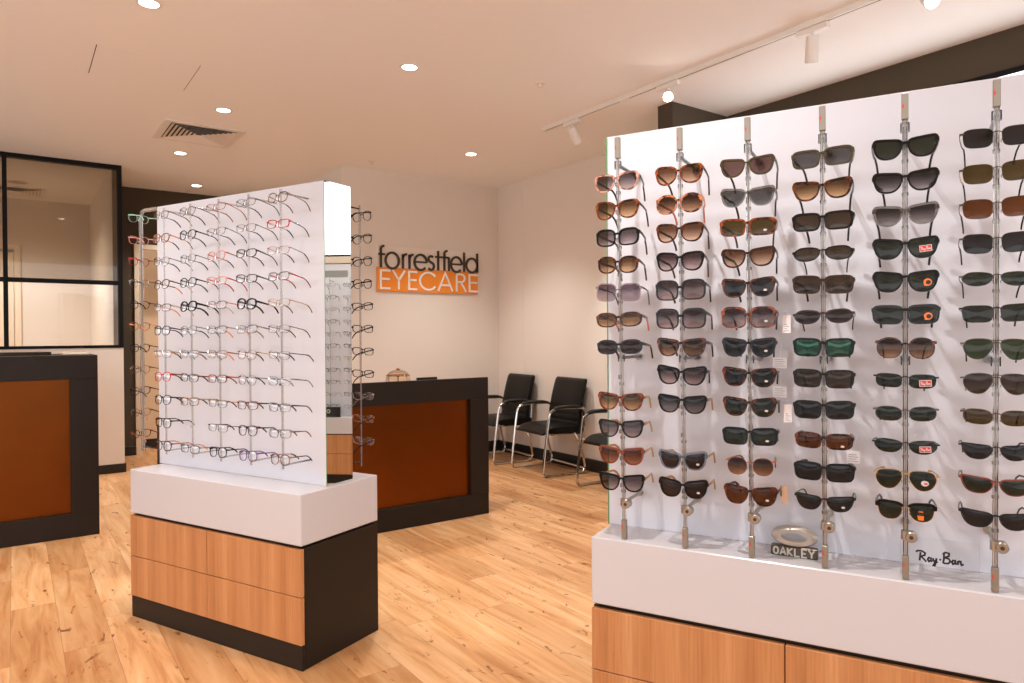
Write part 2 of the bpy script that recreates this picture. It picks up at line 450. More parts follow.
def frame_mesh(shape, kind, fm, key):
    """kind: ac (acetate), me (metal rim), rl (rimless), br (browline), cl (thin acetate)"""
    if key in GC: return GC[key]
    P = [Vector((p.x/1000+U0, p.y/1000)) for p in SHAPES[shape]]
    n = len(P); cen = sum(P, Vector((0, 0)))/n
    c2 = 3.2 if shape in ('sport', 'wrap') else 1.1
    yy = lambda x: c2*x*x
    rw, th = {'ac': (.0036, .0045), 'cl': (.0022, .003), 'me': (.0011, .002), 'br': (.0011, .002), 'rl': (.0004, .0014)}[kind]
    mb = MB()
    area = sum(P[i].x*P[(i+1) % n].y-P[(i+1) % n].x*P[i].y for i in range(n))
    nrm = []
    for i in range(n):
        t = (P[(i+1) % n]-P[i-1]).normalized(); q = Vector((t.y, -t.x))
        nrm.append(q if area > 0 else -q)
    xo = max(p.x for p in P); zt = max(p.y for p in P)
    for sg in (1, -1):
        if kind != 'rl':
            vs = []
            for i in range(n):
                w = rw*(1+.55*max(0, nrm[i].y)+.35*max(0, nrm[i].x)) if kind in ('ac', 'cl') else rw
                if kind == 'br' and nrm[i].y > .35: w = .0055
                t2 = th if not (kind == 'br' and nrm[i].y > .35) else .005
                a = P[i]; b = P[i]+nrm[i]*w
                for q, dy in ((a, -t2/2), (b, -t2/2), (b, t2/2), (a, t2/2)):
                    vs.append((sg*q.x, yy(q.x)+dy, q.y))
            fs = []; mi = []
            for i in range(n):
                j = (i+1) % n
                for k in range(4):
                    l = (k+1) % 4; f = (i*4+k, j*4+k, j*4+l, i*4+l)
                    fs.append(f if (sg > 0) == (area < 0) else f[::-1])
            if kind == 'br':
                for i in range(n):
                    mb.add([], [], 0)
                b0 = len(mb.v); mb.v += vs
                for q, f in enumerate(fs):
                    i = q//4; mb.f.append(tuple(b0+k for k in f)); mb.mi.append(0 if nrm[i].y > .3 else 1)
            else: mb.add(vs, fs, 0)
        else:      # a thin wire along the top edge only
            top = sorted((p for i, p in enumerate(P) if nrm[i].y > .25), key=lambda p: p.x)
            mb.tube([(sg*(U0-.0005), 0, min(max(min(P, key=lambda p: (p.x-U0)+abs(p.y-.008)*.5).y, .004), .011))]+[(sg*p.x, yy(p.x), p.y+.0006) for p in top]+[(sg*(xo+.001), yy(xo), top[-1].y-.004)], .0008, 6, 0)
        # end piece and hinge block
        top = max((p for p in P if p.x > xo-.008), key=lambda p: p.y)
        he = {'ac': .0055, 'cl': .004, 'me': .0022, 'br': .006, 'rl': .002}[kind]
        zc = top.y-he*.9 if kind in ('ac', 'cl', 'br') else top.y-.004
        zc = min(zc, .0145)
        x0, x1 = xo-.003, xo+.0062
        Y = yy(xo)
        mb.add([(sg*a, b, c) for a, b, c in ((x0, Y-.002, zc-he), (x1, Y-.001, zc-he*.8), (x1, Y+.006, zc-he*.8), (x0, Y+.003, zc-he),
                 (x0, Y-.002, zc+he), (x1, Y-.001, zc+he*.8), (x1, Y+.006, zc+he*.8), (x0, Y+.003, zc+he))],
               [(0, 3, 2, 1), (4, 5, 6, 7), (0, 1, 5, 4), (1, 2, 6, 5), (2, 3, 7, 6), (3, 0, 4, 7)], 0)
        # nose pad arm on thin frames
        if kind in ('me', 'rl', 'br'):
            mb.tube([(sg*(U0+.001), .001, -.004), (sg*(U0-.001), .008, -.007), (sg*(U0+.001), .010, -.010)], .0007, 5, 1 if kind == 'br' else 0)
    # bridge
    inner = min(P, key=lambda p: (p.x-U0)+abs(p.y-.008)*.5)
    bz = min(max(inner.y, .004), .011); xe = U0+.0015
    if kind in ('ac', 'cl'):
        r1, r2 = (.0034, .0022) if kind == 'ac' else (.002, .0015)
        mb.tube([(-xe, 0, bz-.001), (-.005, -.0005, bz+.0025), (0, -.0008, bz+.0032), (.005, -.0005, bz+.0025), (xe, 0, bz-.001)], .002, 8, 0,
                rr=[(r1*1.3, r2), (r1, r2), (r1*.95, r2), (r1, r2), (r1*1.3, r2)])
    else:
        mb.tube([(-xe, 0, bz), (-.005, -.001, bz+.003), (0, -.0012, bz+.0036), (.005, -.001, bz+.003), (xe, 0, bz)], .0013, 6, 1 if kind == 'br' else 0)
        if shape == 'aviator':
            zz = .0165; xx = U0+.006
            mb.tube([(-xx, 0, zz), (0, -.001, zz+.001), (xx, 0, zz)], .0011, 6, 0)
    mats = [F[fm]] if kind != 'br' else [F[fm], F['gold']]
    me = mb.mesh('frame_front', mats, True, 40)
    # lenses
    lens = []
    for sg in (1, -1):
        m2 = MB(); vs = []; dy = -.0002
        for lay, off in ((0, -.0009), (1, .0009)):
            for ring, k in ((0, 1.0), (1, .55)):
                for p in P:
                    q = cen+(p-cen)*k*(.996 if k == 1 else 1); vs.append((sg*q.x, yy(q.x)+off+dy-(.0012 if ring else 0), q.y))
            vs.append((sg*cen.x, yy(cen.x)+off+dy-.0016, cen.y))
        S = 2*n+1; fs = []
        for i in range(n):
            j = (i+1) % n
            fs += [(i, j, n+j, n+i), (n+i, n+j, 2*n), (S+j, S+i, S+n+i, S+n+j), (S+n+j, S+n+i, S+2*n), (j, i, S+i, S+j)]
        if (sg > 0) == (area > 0): fs = [f[::-1] for f in fs]
        fs = [f for f in fs]
        m2.add(vs, fs)
        lens.append(m2)
    info = dict(xh=xo+.0062, yh=yy(xo)+.0035, zh=zc, he=he, cen=cen, yc=yy(cen.x))
    GC[key] = (me, lens, info)
    return GC[key]
def temple_mesh(info, sg, kind, mats, spread, droop=0, key=None, ear=1):
    if key in GC: return GC[key]
    mb = MB(); x, y, z = info['xh'], info['yh'], info['zh']; L = .134
    w, h = {'ac': (.0026, .0045), 'cl': (.0018, .0030), 'me': (.0010, .0017), 'br': (.0022, .0040), 'rl': (.0011, .0015)}[kind]
    pts = [(-.0026, -.001, 0), (-.0012, .006, 0), (-.001+spread*.3, .035, -.0006), (-.003+spread*.7, .075, -.0015), (-.006+spread, .093, -.004*ear),
           (-.009+spread, .111-.002*ear, -.015*ear), (-.011+spread, .127-.006*ear, -.031*ear), (-.012+spread, .138-.011*ear, -.045*ear)]
    k = [1, 1, .9, .75, .8, .95, 1.0, .85]
    rr = [(h*s, w) for s in k]
    if kind in ('me', 'rl'): rr = [(h, w)]*4+[(.0026, .0018)]*4
    P3 = [(sg*(x+a), y+b, z+c+droop*b) for a, b, c in pts]
    mb.tube(P3[:5], 0, 6, 0, rr=rr[:5]); mb.tube(P3[4:], 0, 6, 1 if len(mats) > 1 else 0, rr=rr[4:])
    GC[key] = mb.mesh('temple', mats, True, 60)
    return GC[key]

# brand lettering as simple strokes -------------------------------------------------
def arc(cx, cy, rx, ry, a0, a1, n=14):
    return [(cx+rx*math.cos(R(a0+(a1-a0)*i/n)), cy+ry*math.sin(R(a0+(a1-a0)*i/n))) for i in range(n+1)]
SCRIPT = [  # unit-height handwriting, roughly 6.2 wide:  R a y - B a n
 [(-.15, 1.02), (.1, 1.2), (.55, 1.22), (.95, 1.0), (.9, .72), (.45, .55)], [(.42, 1.05), (.36, .55), (.30, .0)], [(.45, .55), (.75, .3), (1.1, -.05)],
 [(1.62, .45), (1.38, .5), (1.25, .25), (1.4, .02), (1.6, .2), (1.68, .48), (1.64, .1), (1.78, .04)],
 [(1.88, .5), (1.9, .2), (2.05, .08), (2.22, .3), (2.28, .52)], [(2.28, .52), (2.2, 0), (2.05, -.42), (1.9, -.4), (2.05, -.1), (2.4, .12)],
 [(2.58, .42), (2.82, .42)],
 [(3.12, 1.35), (3.12, .6), (3.02, .0)], [(2.98, 1.1), (3.3, 1.38), (3.7, 1.3), (3.68, .98), (3.15, .72)], [(3.15, .72), (3.65, .66), (3.85, .35), (3.6, .06), (3.05, .03)],
 [(4.42, .5), (4.15, .52), (4.02, .28), (4.15, .06), (4.35, .22), (4.45, .52), (4.42, .14), (4.55, .08)],
 [(4.7, .52), (4.68, .05)], [(4.7, .3), (4.85, .52), (5.02, .5), (5.04, .2), (5.12, .06), (5.35, .22)],
]
def sticker(kind, lensobj, info, sg=1):
    mb = MB(); c = info['cen']; y = info['yc']-.0042
    cx, cz = sg*c.x, c.y
    if kind == 'w':
        P = [(-.005, -.002), (.0025, -.0035), (.005, .001), (-.002, .0026)]
        mb.prism([(cx+.008+a, y, cz-.009+b) for a, b in P], (0, .0003, 0)); mats = [M_STK_W]
        nm, lab = 'lens_sticker', 'small white sticker on the lens'
    elif kind == 'r':
        mb.M = Matrix.Translation((cx+.006, y, cz-.004)) @ Matrix.Rotation(R(-5), 4, 'Y')
        mb.box(-.0125, .0125, 0, .0003, -.0075, .0075, 0); mb.box(-.0112, .0112, -.0002, 0, -.0062, .0062, 1)
        for s in SCRIPT: mb.stroke([(p[0]*.0037-.0096, p[1]*.0052-.003) for p in s], .0011, lambda u, v, sd: (u, -.0003-.0002*sd, v), 0)
        mats = [M_STK_W, M_STK_R]; nm, lab = 'lens_sticker', 'red brand sticker with white script'
    elif kind == 'o':
        o = arc(0, 0, .0085, .0085, 0, 340, 18)
        mb.prism([(cx+.010+a, y, cz-.004+b) for a, b in o], (0, .0003, 0), 0)
        o = arc(.0012, -.0005, .0052, .0052, 0, 340, 14)
        mb.prism([(cx+.010+a, y-.0002, cz-.004+b) for a, b in o], (0, .0002, 0), 1)
        mb.box(cx+.003, cx+.009, y-.0003, y, cz-.0125, cz-.0085, 0)
        mats = [M_STK_O, M_STK_B]; nm, lab = 'lens_sticker', 'round orange and black sticker'
    elif kind == 'a':
        o = arc(0, 0, .008, .0065, 0, 340, 16)
        mb.prism([(cx+.006+a, y, cz-.006+b) for a, b in o], (0, .0003, 0), 0)
        mb.box(cx+.0045, cx+.0115, y-.0002, y, cz-.0085, cz-.0045, 1)
        mats = [M_STK_W, M_STK_R]; nm, lab = 'lens_sticker', 'round pale sticker with a red bar'
    elif kind == 'c':
        o = arc(0, 0, .007, .008, 0, 340, 16)
        mb.prism([(cx-.002+a, y, cz+.001+b) for a, b in o], (0, .0003, 0), 1)
        mb.prism([(cx-.009, y-.0001, cz-.006), (cx+.005, y-.0001, cz-.006), (cx+.004, y-.0001, cz-.017), (cx-.007, y-.0001, cz-.017)], (0, .0003, 0), 0)
        mb.box(cx-.006, cx+.003, y-.0004, y-.0001, cz+.002, cz+.0045, 0)
        mats = [M_STK_O, M_STK_B]; nm, lab = 'lens_sticker', 'orange and black figure sticker'
    build(mb, nm, mats, lensobj, label=lab)
def price_tag(root, kind):
    mb = MB()
    if kind == 'low': x0, z0, w, h, y = .052, -.052, .034, .028, .055
    elif kind == 'side': x0, z0, w, h, y = .079, -.038, .020, .046, .035
    elif kind == 'tan': x0, z0, w, h, y = .073, -.018, .014, .046, .03
    else: x0, z0, w, h, y = .050, -.058, .030, .032, .05
    mb.box(x0, x0+w, y, y+.0008, z0, z0+h, 0)
    mb.tube([(x0+w*.5, y, z0+h-.002), (x0+w*.6, y-.01, z0+h+.012), (.073, y+.005, .012)], .0004, 4, 0)
    if kind != 'tan':
        for k in range(4): mb.box(x0+.004, x0+w-.004-.004*(k % 2), y-.0003, y, z0+.005+k*.0055, z0+.0062+k*.0055, 1)
    build(mb, 'price_tag', [M_TAGB if kind == 'tan' else M_TAG, M_PRINT], root, label='tan paper tag' if kind == 'tan' else 'white printed price tag')
UID = [0]
def make_glasses(name, label, cat, group, loc, rz, shape, kind, fm, lm, tm=None, tip=None, stick=None, tg=None, tilt=(0, 0, 0), spread=0, scale=1, droop=0, ear=1):
    root = thing(name, label, cat, loc, 0, group)
    root.rotation_euler = (R(tilt[0]), R(tilt[1]), rz+R(tilt[2]))
    if scale != 1: root.scale = (scale,)*3
    key = (shape, kind, fm)
    me, lens, info = frame_mesh(shape, kind, fm, key)
    link('frame_front', me, root)
    tm = tm or fm; tip = tip or tm
    los = []
    for i, sg in enumerate((1, -1)):
        k2 = (shape, kind, 'lens', lm, sg)
        if k2 not in GC: GC[k2] = lens[i].mesh('lens', [Lm[lm]], True, 50)
        los.append(link('lens', GC[k2], root))
        k3 = (shape, kind, 'temple', tm, tip, sg, round(spread, 4), ear)
        mats = [F[tm]] if tip == tm else [F[tm], F[tip]]
        link('temple', temple_mesh(info, sg, kind, mats, spread, droop, k3, ear), root)
    if stick: sticker(stick, los[0], info)
    if tg: price_tag(root, tg)
    return root

ORD = ['top', 'second', 'third', 'fourth', 'fifth', 'sixth', 'seventh', 'eighth', 'ninth', 'tenth', 'eleventh', 'bottom']
# ------------------------------------------------------------------ display stands
LEN, DEP, HW, HB, HK, HT = 1.117, .4465, .688, .485, .10, 1.938
def stand(name, label, loc, rz, px0, px1, mirrors):
    t = thing(name, label, 'display stand', loc, rz)
    mb = MB(); mb.box(0, LEN, .019, DEP, .0, .476, 0, .002); build(mb, 'carcass', M_CHAR, t)
    mb = MB(); mb.box(.001, LEN-.0005, .004, .018, .0, HK-.003, 0, .001); build(mb, 'kickboard', M_CHAR, t)
    sp = .552
    dr = [(0.001, sp-.0015, .288, .473), (sp+.0015, LEN-.001, .288, .473)]
    dr += [(0.001, sp-.0005, HK, .285), (sp+.0005, LEN-.001, HK, .285)]
    for x0, x1, z0, z1 in dr:
        m = MB(); m.box(x0-x0, x1-x0, 0, .0175, 0, z1-z0, 0, .0012)
        build(m, 'drawer_front', M_WOOD, t, loc=(x0, 0, z0))
    mb = MB(); mb.box(0, LEN, .002, DEP, .4865, HW, 0, .003); mb.box(.02, LEN-.02, .02, DEP-.02, .475, .487, 1)
    build(mb, 'top_box', [M_WHITE, M_CHAR], t)
    mb = MB(); mb.box(px0+.007, px1-.007, .164, .3125, HW+.0003, HT, 0, .0015); build(mb, 'display_panel', M_PANEL, t)
    for x0 in mirrors:
        m = MB(); m.box(x0, x0+.0035, .163, .3135, HW+.0006, HT-.001, 0)
        o = build(m, 'end_mirror', [M_MIRROR, M_GREEN], t, label='tall mirror strip with green glass edges')
        me = o.data
        me.polygons.foreach_set('material_index', [0 if abs(p.normal.x) > .9 else 1 for p in me.polygons])
    return t
TILT = .035
MB0 = MB
def rod_full(t, x, y=.02, z0=HW+.002, yp=.164, mid=True, MB=MB0):
    """clear lockable rod with grey caps, lock barrel and arms back to the panel"""
    s = 1; sh = Matrix(((1, 0, 0, 0), (0, 1, -TILT, TILT*HW), (0, 0, 1, 0), (0, 0, 0, 1)))   # the rods lean a little out of the stand
    class MB2(MB0):
        def mesh(q, *a, **k):
            q.v = [tuple(sh @ Vector(p)) for p in q.v]; return MB0.mesh(q, *a, **k)
    MB = MB2
    rod = MB(); rod.tube([(x, y, z0+.05), (x, y, 1.82)], .0058, 10); r = None
    for i in range(12):
        z = 1.744-.0801*i
        rod.box(x-.0022, x+.0022, min(y-.004*s, y-.0225*s), max(y-.004*s, y-.0225*s), z-.013, z-.0015)
        rod.lathe([(0, -.004), (.0075, -.004), (.0075, .004), (0, .004)], 10, 0, (x, y, z-.028))
    r = build(rod, 'rod', M_ROD, t, True, label='clear acrylic rod with nose hooks')
    core = MB(); core.tube([(x, y, z0+.05), (x, y, 1.82)], .0022, 6); build(core, 'rod_core', M_CORE, r, True)
    for za, zb, red in ((z0, z0+.058, z0+.036), (1.815, 1.877, 1.846)):
        m = MB(); m.box(x-.0075, x+.0075, y-.007, y+.007, za, zb, 0, .0015); c = build(m, 'rod_cap', M_CAPM, t)
        m = MB(); m.prism([(x-.0055, y-.0076, red-.008), (x-.001, y-.0076, red), (x-.0055, y-.0076, red+.008)], (0, .0004, 0)); build(m, 'red_mark', M_RED, c)
    zs = [1.796, .80]+([1.232] if mid else [])
    for z in zs:
        ye = yp-.0006+TILT*(z-HW)
        m = MB(); m.tube([(x, y+.006*s, z), (x+.002, ye-.0002, z)], .0055, 8)
        m.tube([(x, ye-.0085, z), (x, ye, z)], .011, 10); m.lathe([(0, -.011), (.0105, -.011), (.0105, .011), (0, .011)], 12, 0, (x, y, z))
        build(m, 'standoff_arm', M_ROD if z > 1 else M_STEEL, t, True)
    m = MB(); m.M = Matrix.Translation((x+.012, y-.004*s, .80)) @ Matrix.Rotation(R(90), 4, 'X')
    m.lathe([(0, .019), (.011, .019), (.0135, .016), (.0135, -.006), (0, -.006)], 16, 0)
    k = build(m, 'lock_barrel', M_STEEL, t, True)
    m = MB(); m.M = Matrix.Translation((x+.012, y-.0235*s, .80)) @ Matrix.Rotation(R(90), 4, 'X')
    m.lathe([(0, .0006), (.0048, .0006), (.0048, -.0006), (0, -.0006)], 12, 0); build(m, 'keyhole', mat('keyhole_brown', (84, 62, 44), .4, .5), k)
def rod_thin(t, x, y, s, zt, zb, rows, yp, arms=(1.0, ), axis='y', r=.0042):
    """slim rod; s = +1 when the panel lies towards +axis"""
    A = (lambda a, b, z: (a, b, z)) if axis == 'y' else (lambda a, b, z: (b, a, z))
    m = MB(); m.tube([A(x, y, zb), A(x, y, zt)], r, 8)
    for z in rows:
        p = [A(x-.0018, y-.003*s, z-.011), A(x+.0018, y-.003*s, z-.011), A(x+.0018, y-.019*s, z-.011), A(x-.0018, y-.019*s, z-.011)]
        m.prism(p, (0, 0, .0095))
    o = build(m, 'rod', M_ROD, t, True, label='slim clear rod with nose hooks')
    c = MB(); c.tube([A(x, y, zb), A(x, y, zt)], .0014, 6); build(c, 'rod_core', M_CORE, o, True)
    for z in arms:
        m = MB(); m.tube([A(x, y+.003*s, z), A(x, yp-.0005*s, z)], .0035, 8); build(m, 'standoff_arm', M_ROD, t, True)

LOC_R, RZ_R = (1.4199, 1.5797, 0), R(25.43-90)
a_l = R(24.36)
NL = Vector((.8971, 2.6677, 0)); aL = Vector((-math.sin(a_l), math.cos(a_l), 0))
LOC_L, RZ_L = tuple(NL+aL*LEN), R(24.36-90)
SR = stand('sunglasses_stand', 'large white display stand with oak drawers filled with sunglasses, nearest the camera', LOC_R, RZ_R, -.011, LEN+.02, (-.0076, LEN+.0135))
for i in range(6): rod_full(SR, .10+.183*i)
SL = stand('eyeglasses_stand', 'white freestanding display with oak drawers and charcoal base holding clear eyeglasses', LOC_L, RZ_L, -.029, 1.0985, (1.0925,))
ROWL = [1.850-.1035*i for i in range(11)]
for i in range(5): rod_thin(SL, 1.002-.1875*i, .02, 1, 1.885, .775, ROWL, .164, (1.872, .79))
# back side, nearest the mirror end
ROWB = [1.838-.1008*i for i in range(11)]
rod_thin(SL, 1.029, DEP-.004, -1, 1.885, .72, ROWB, .3125, (1.87, .74))
# far end: a bent clear rod, glasses face away from the camera's right
ROWE = [1.893-.1071*i for i in range(11)]
EX, EY = -.155, .165
def end_rod():
    m = MB(); x = EX
    pth = [(x, EY, .74), (x, EY, 1.90)]+[(x+.03-.03*math.cos(R(a)), EY, 1.90+.03*math.sin(R(a))) for a in (15, 30, 45, 60, 75, 90)]+[(-.022, EY, 1.93)]
    m.tube(pth, .0095, 10)
    for z in ROWE: m.box(x-.022, x-.004, EY-.0018, EY+.0018, z-.011, z-.0015)
    o = build(m, 'rod', M_ROD, SL, True, label='bent clear rod on the far end')
    c = MB(); c.tube(pth, .0045, 8); build(c, 'rod_core', M_CORE, o, True)
    m = MB(); m.tube([(x+.006, EY, .76), (-.022, EY, .76)], .005, 8); build(m, 'standoff_arm', M_ROD, SL, True)
end_rod()

def to_world(loc, rz, p):
    c, s = math.cos(rz), math.sin(rz)
    return (loc[0]+p[0]*c-p[1]*s, loc[1]+p[0]*s+p[1]*c, p[2])

# ------------------------------------------------------------------ sunglasses (shape, kind, frame, lens, temple, tip, sticker, tag, words)
def S(shape, kind, fm, lm, words, tm=None, tip=None, st=None, tg=None): return (shape, kind, fm, lm, tm, tip, st, tg, words)
SUN = [
 [S('butterfly', 'ac', 'tort_p', 'grey_g', 'pink tortoiseshell sunglasses with grey gradient lenses', 'brown'),
  S('butterfly', 'ac', 'tort_o', 'amber_g', 'orange tortoiseshell oversized sunglasses with amber lenses', 'brown'),
  S('hex', 'ac', 'black', 'grey_g', 'black soft hexagonal sunglasses with grey gradient lenses', 'brownm'),
  S('panto', 'ac', 'tort', 'amber_g', 'dark tortoiseshell sunglasses with light brown lenses', 'brownm'),
  S('boxy', 'cl', 'clilac', 'lilac_g', 'clear lilac square sunglasses with purple grey lenses', 'brownm'),
  S('oval', 'ac', 'tort', 'amber_g', 'tortoiseshell rounded sunglasses with orange amber lenses', 'tort_b', 'coral'),
  S('oval', 'ac', 'black', 'dbrown', 'black narrow oval sunglasses with brown lenses', 'brown'),
  None,
  S('square', 'ac', 'tort_o', 'amber_g', 'tortoiseshell square sunglasses with amber gradient lenses', 'gold'),
  S('square', 'ac', 'black', 'grey_g', 'black square sunglasses with grey lenses and gold temples', 'gold'),
  S('square', 'ac', 'redbrown', 'red_g', 'red brown square sunglasses with red brown lenses', 'gold'),
  S('square', 'ac', 'black', 'grey_g', 'black square sunglasses with grey mauve gradient lenses', 'gold')],
 [S('butterfly', 'ac', 'tort_o', 'brown_g', 'orange tortoiseshell sunglasses with pinkish brown lenses', 'brown'),
  S('round', 'ac', 'tort_b', 'dbrown_g', 'mottled blond tortoiseshell sunglasses with coral temples', 'coral'),
  S('butterfly', 'ac', 'tort', 'brown_g', 'dark tortoiseshell oversized sunglasses with brown lenses', 'brown'),
  S('butterfly', 'ac', 'black', 'mauve_g', 'black oversized sunglasses with grey mauve lenses', 'brownm'),
  S('boxy', 'ac', 'black', 'mauve_g', 'black large boxy sunglasses with brown gradient lenses', 'brown'),
  S('boxy', 'ac', 'black', 'mauve_g', 'black large boxy sunglasses with purplish gradient lenses', 'brownm'),
  S('square', 'ac', 'tort', 'dbrown_g', 'dark tortoiseshell square sunglasses with red corners', 'brown'),
  S('cat', 'ac', 'black', 'mauve_g', 'black cat-eye sunglasses with mauve gradient lenses', 'brown'),
  S('square', 'ac', 'black', 'dgrey_g', 'black square sunglasses with grey gradient lenses', 'gold'),
  None,
  S('cat', 'ac', 'cblue', 'dbrown', 'sunglasses with clear bluish rims and dark brown lenses', 'gold', None, 'w'),
  S('cat', 'ac', 'black', 'dbrown', 'black cat-eye sunglasses with dark brown lenses', 'gold', None, 'w')],
 [S('square', 'ac', 'olive', 'mauve', 'dark olive square sunglasses with mauve brown lenses', 'brown'),
  S('square', 'ac', 'cgrey', 'grey', 'clear grey square sunglasses with grey lenses', 'brown'),
  S('rect', 'ac', 'tort_o', 'obrown', 'orange tortoiseshell rectangular sunglasses with olive brown lenses', 'olive', None, 'w'),
  S('square', 'ac', 'brown', 'brown_g', 'dark brown square sunglasses with pink brown gradient lenses', 'brown'),
  S('square', 'ac', 'tort', 'dark', 'dark tortoiseshell square sunglasses with dark grey lenses', 'tort', None, 'w'),
  S('boxy', 'ac', 'tort_o', 'mauve_g', 'orange tortoiseshell boxy sunglasses with mauve lenses', 'tort', None, 'w', 'side'),
  S('square', 'ac', 'black', 'dark', 'black square sunglasses with dark lenses and hanging tag', 'black', None, 'w', 'low'),
  S('square', 'ac', 'tort', 'dark', 'blackish tortoiseshell square sunglasses with a white tag', 'black', None, 'w', 'low'),
  S('square', 'ac', 'tort', 'green', 'tortoiseshell square sunglasses with dark green lenses', 'tort', None, 'w', 'side'),
  S('rect', 'ac', 'black', 'green', 'black rectangular sunglasses with grey green lenses', 'black', None, 'w'),
  S('round', 'me', 'copper', 'dbrown_g', 'thin copper round sunglasses with brown gradient lenses', 'copper', 'brown'),
  S('square', 'ac', 'tort', 'orange', 'tortoiseshell square sunglasses with orange brown lenses', 'tort', None, 'w', 'tan')],
 [S('rect', 'ac', 'olive', 'grey', 'black olive rectangular sunglasses with grey lenses', 'black'),
  S('square', 'ac', 'tort', 'amber_g', 'dark square sunglasses with amber gradient lenses', 'black'),
  S('rect', 'ac', 'black', 'brown', 'black rectangular sunglasses with brownish grey lenses', 'black'),
  S('wrap', 'cl', 'black', 'brown', 'black wraparound sport sunglasses with brown grey lenses', 'black'),
  S('rect', 'ac', 'brown', 'brown', 'dark brown rectangular sunglasses with brown lenses', 'black'),
  S('wrap', 'cl', 'brown', 'dbrown', 'dark brown wraparound oval sunglasses', 'brown'),
  S('rect', 'ac', 'black', 'mgreen', 'black rectangular sunglasses with green mirrored lenses', 'black'),
  S('rect', 'ac', 'matte', 'brown', 'black rectangular sunglasses with dark brown grey lenses', 'black'),
  S('rect', 'ac', 'matte', 'dark', 'matte black rectangular sunglasses with dark grey lenses', 'matte'),
  S('rectn', 'ac', 'tort', 'orange', 'tortoiseshell narrow sunglasses with orange brown lenses', 'tort', None, 'w', 'below'),
  S('rect', 'ac', 'black', 'dark', 'black rectangular sunglasses with flat dark lenses', 'black'),
  S('sport', 'cl', 'matte', 'dark', 'black sport sunglasses with green inner temples', 'green', 'black', 'w')],
 [S('square', 'ac', 'black', 'green', 'glossy black sunglasses with dark green lenses', 'black'),
  S('square', 'ac', 'black', 'dgrey_g', 'glossy black sunglasses with grey gradient lenses', 'black'),
  S('square', 'ac', 'cgrey', 'dgrey_g', 'smoky clear sunglasses with grey brown lenses', 'cgrey', 'black'),
  S('square', 'ac', 'black', 'green', 'black sunglasses with green lenses and red sticker', 'black', None, 'r'),
  S('square', 'ac', 'black', 'green', 'black angular sunglasses with round orange lens sticker', 'black', None, 'o'),
  S('rect', 'ac', 'black', 'green', 'black rectangular sunglasses with orange round sticker', 'black', None, 'o'),
  S('round', 'cl', 'tort', 'dbrown_g', 'tortoiseshell round sunglasses with brown gradient lenses', 'tort'),
  S('rectn', 'me', 'blackm', 'green', 'black metal rectangular sunglasses with red sticker', 'blackm', 'black', 'r'),
  S('oval', 'me', 'gun', 'green', 'thin gunmetal sunglasses with green lenses', 'gun', 'black'),
  S('wrap', 'me', 'blackm', 'green', 'black metal wrap sunglasses with red sticker', 'blackm', 'black', 'r'),
  S('aviator', 'me', 'gold', 'green', 'gold aviator sunglasses with pale lens sticker', 'gold', None, 'a'),
  S('brow', 'br', 'black', 'green', 'black browline sunglasses with gold rims', 'black', None, 'c')],
 [S('rimrect', 'rl', 'gun', 'dark', 'rimless sunglasses with dark grey lenses', 'gun', 'black'),
  S('rimrect', 'rl', 'gun', 'obrown', 'rimless sunglasses with olive lenses', 'gold', 'black'),
  S('rimrect', 'rl', 'gun', 'orange', 'rimless sunglasses with orange brown lenses', 'gun', 'black'),
  S('rimrect', 'rl', 'gun', 'dark', 'rimless sunglasses with smoke grey lenses', 'blackm', 'black'),
  S('wrap', 'me', 'gun', 'green', 'gunmetal wrap sunglasses with grey green lenses', 'blackm'),
  S('rect', 'me', 'blackm', 'green', 'black metal rectangular sunglasses with dark green lenses', 'blackm'),
  S('aviator', 'me', 'gun', 'lgreen', 'thin aviator sunglasses with bright green lenses', 'gold', 'black'),
  S('aviator', 'me', 'gun', 'brown', 'thin aviator sunglasses with brown lenses', 'gold'),
  S('oval', 'me', 'brownm', 'obrown', 'brown metal oval sunglasses with brown lenses', 'brownm'),
  S('sport', 'me', 'blackm', 'dark', 'black thin-rimmed sport sunglasses', 'blackm'),
  S('sport', 'cl', 'redbrown', 'green', 'black red-edged sport sunglasses with dark green lenses', 'black'),
  S('sport', 'cl', 'matte', 'dark', 'matte black sport sunglasses with dark grey lenses', 'black')],
]
RODN = ['first', 'second', 'third', 'fourth', 'fifth', 'sixth']
for c, col in enumerate(SUN):
    for r, d in enumerate(col):
        if not d: continue
        sh, kd, fm, lm, tm, tip, st, tg, words = d
        lab = f'{words}, {ORD[r]} pair, {RODN[c]} rod from green edge'
        p = to_world(LOC_R, RZ_R, (.10+.183*c, .0015-TILT*(1.744-.0801*r-HW), 1.744-.0801*r))
        sc = {'butterfly': 1.0, 'sport': .98, 'wrap': .98}.get(sh, 1.035)
        make_glasses('sunglasses', lab, 'sunglasses', f'sunglasses on the {RODN[c]} rod', p, RZ_R, sh, kd, fm, lm, tm, tip, st, tg,
                     (-6.5+.68*r+random.uniform(-1.5, 1.5), random.uniform(-1.6, 1.6), random.uniform(-1.6, 1.6)), random.uniform(-.014, -.001), sc, 0, .8)

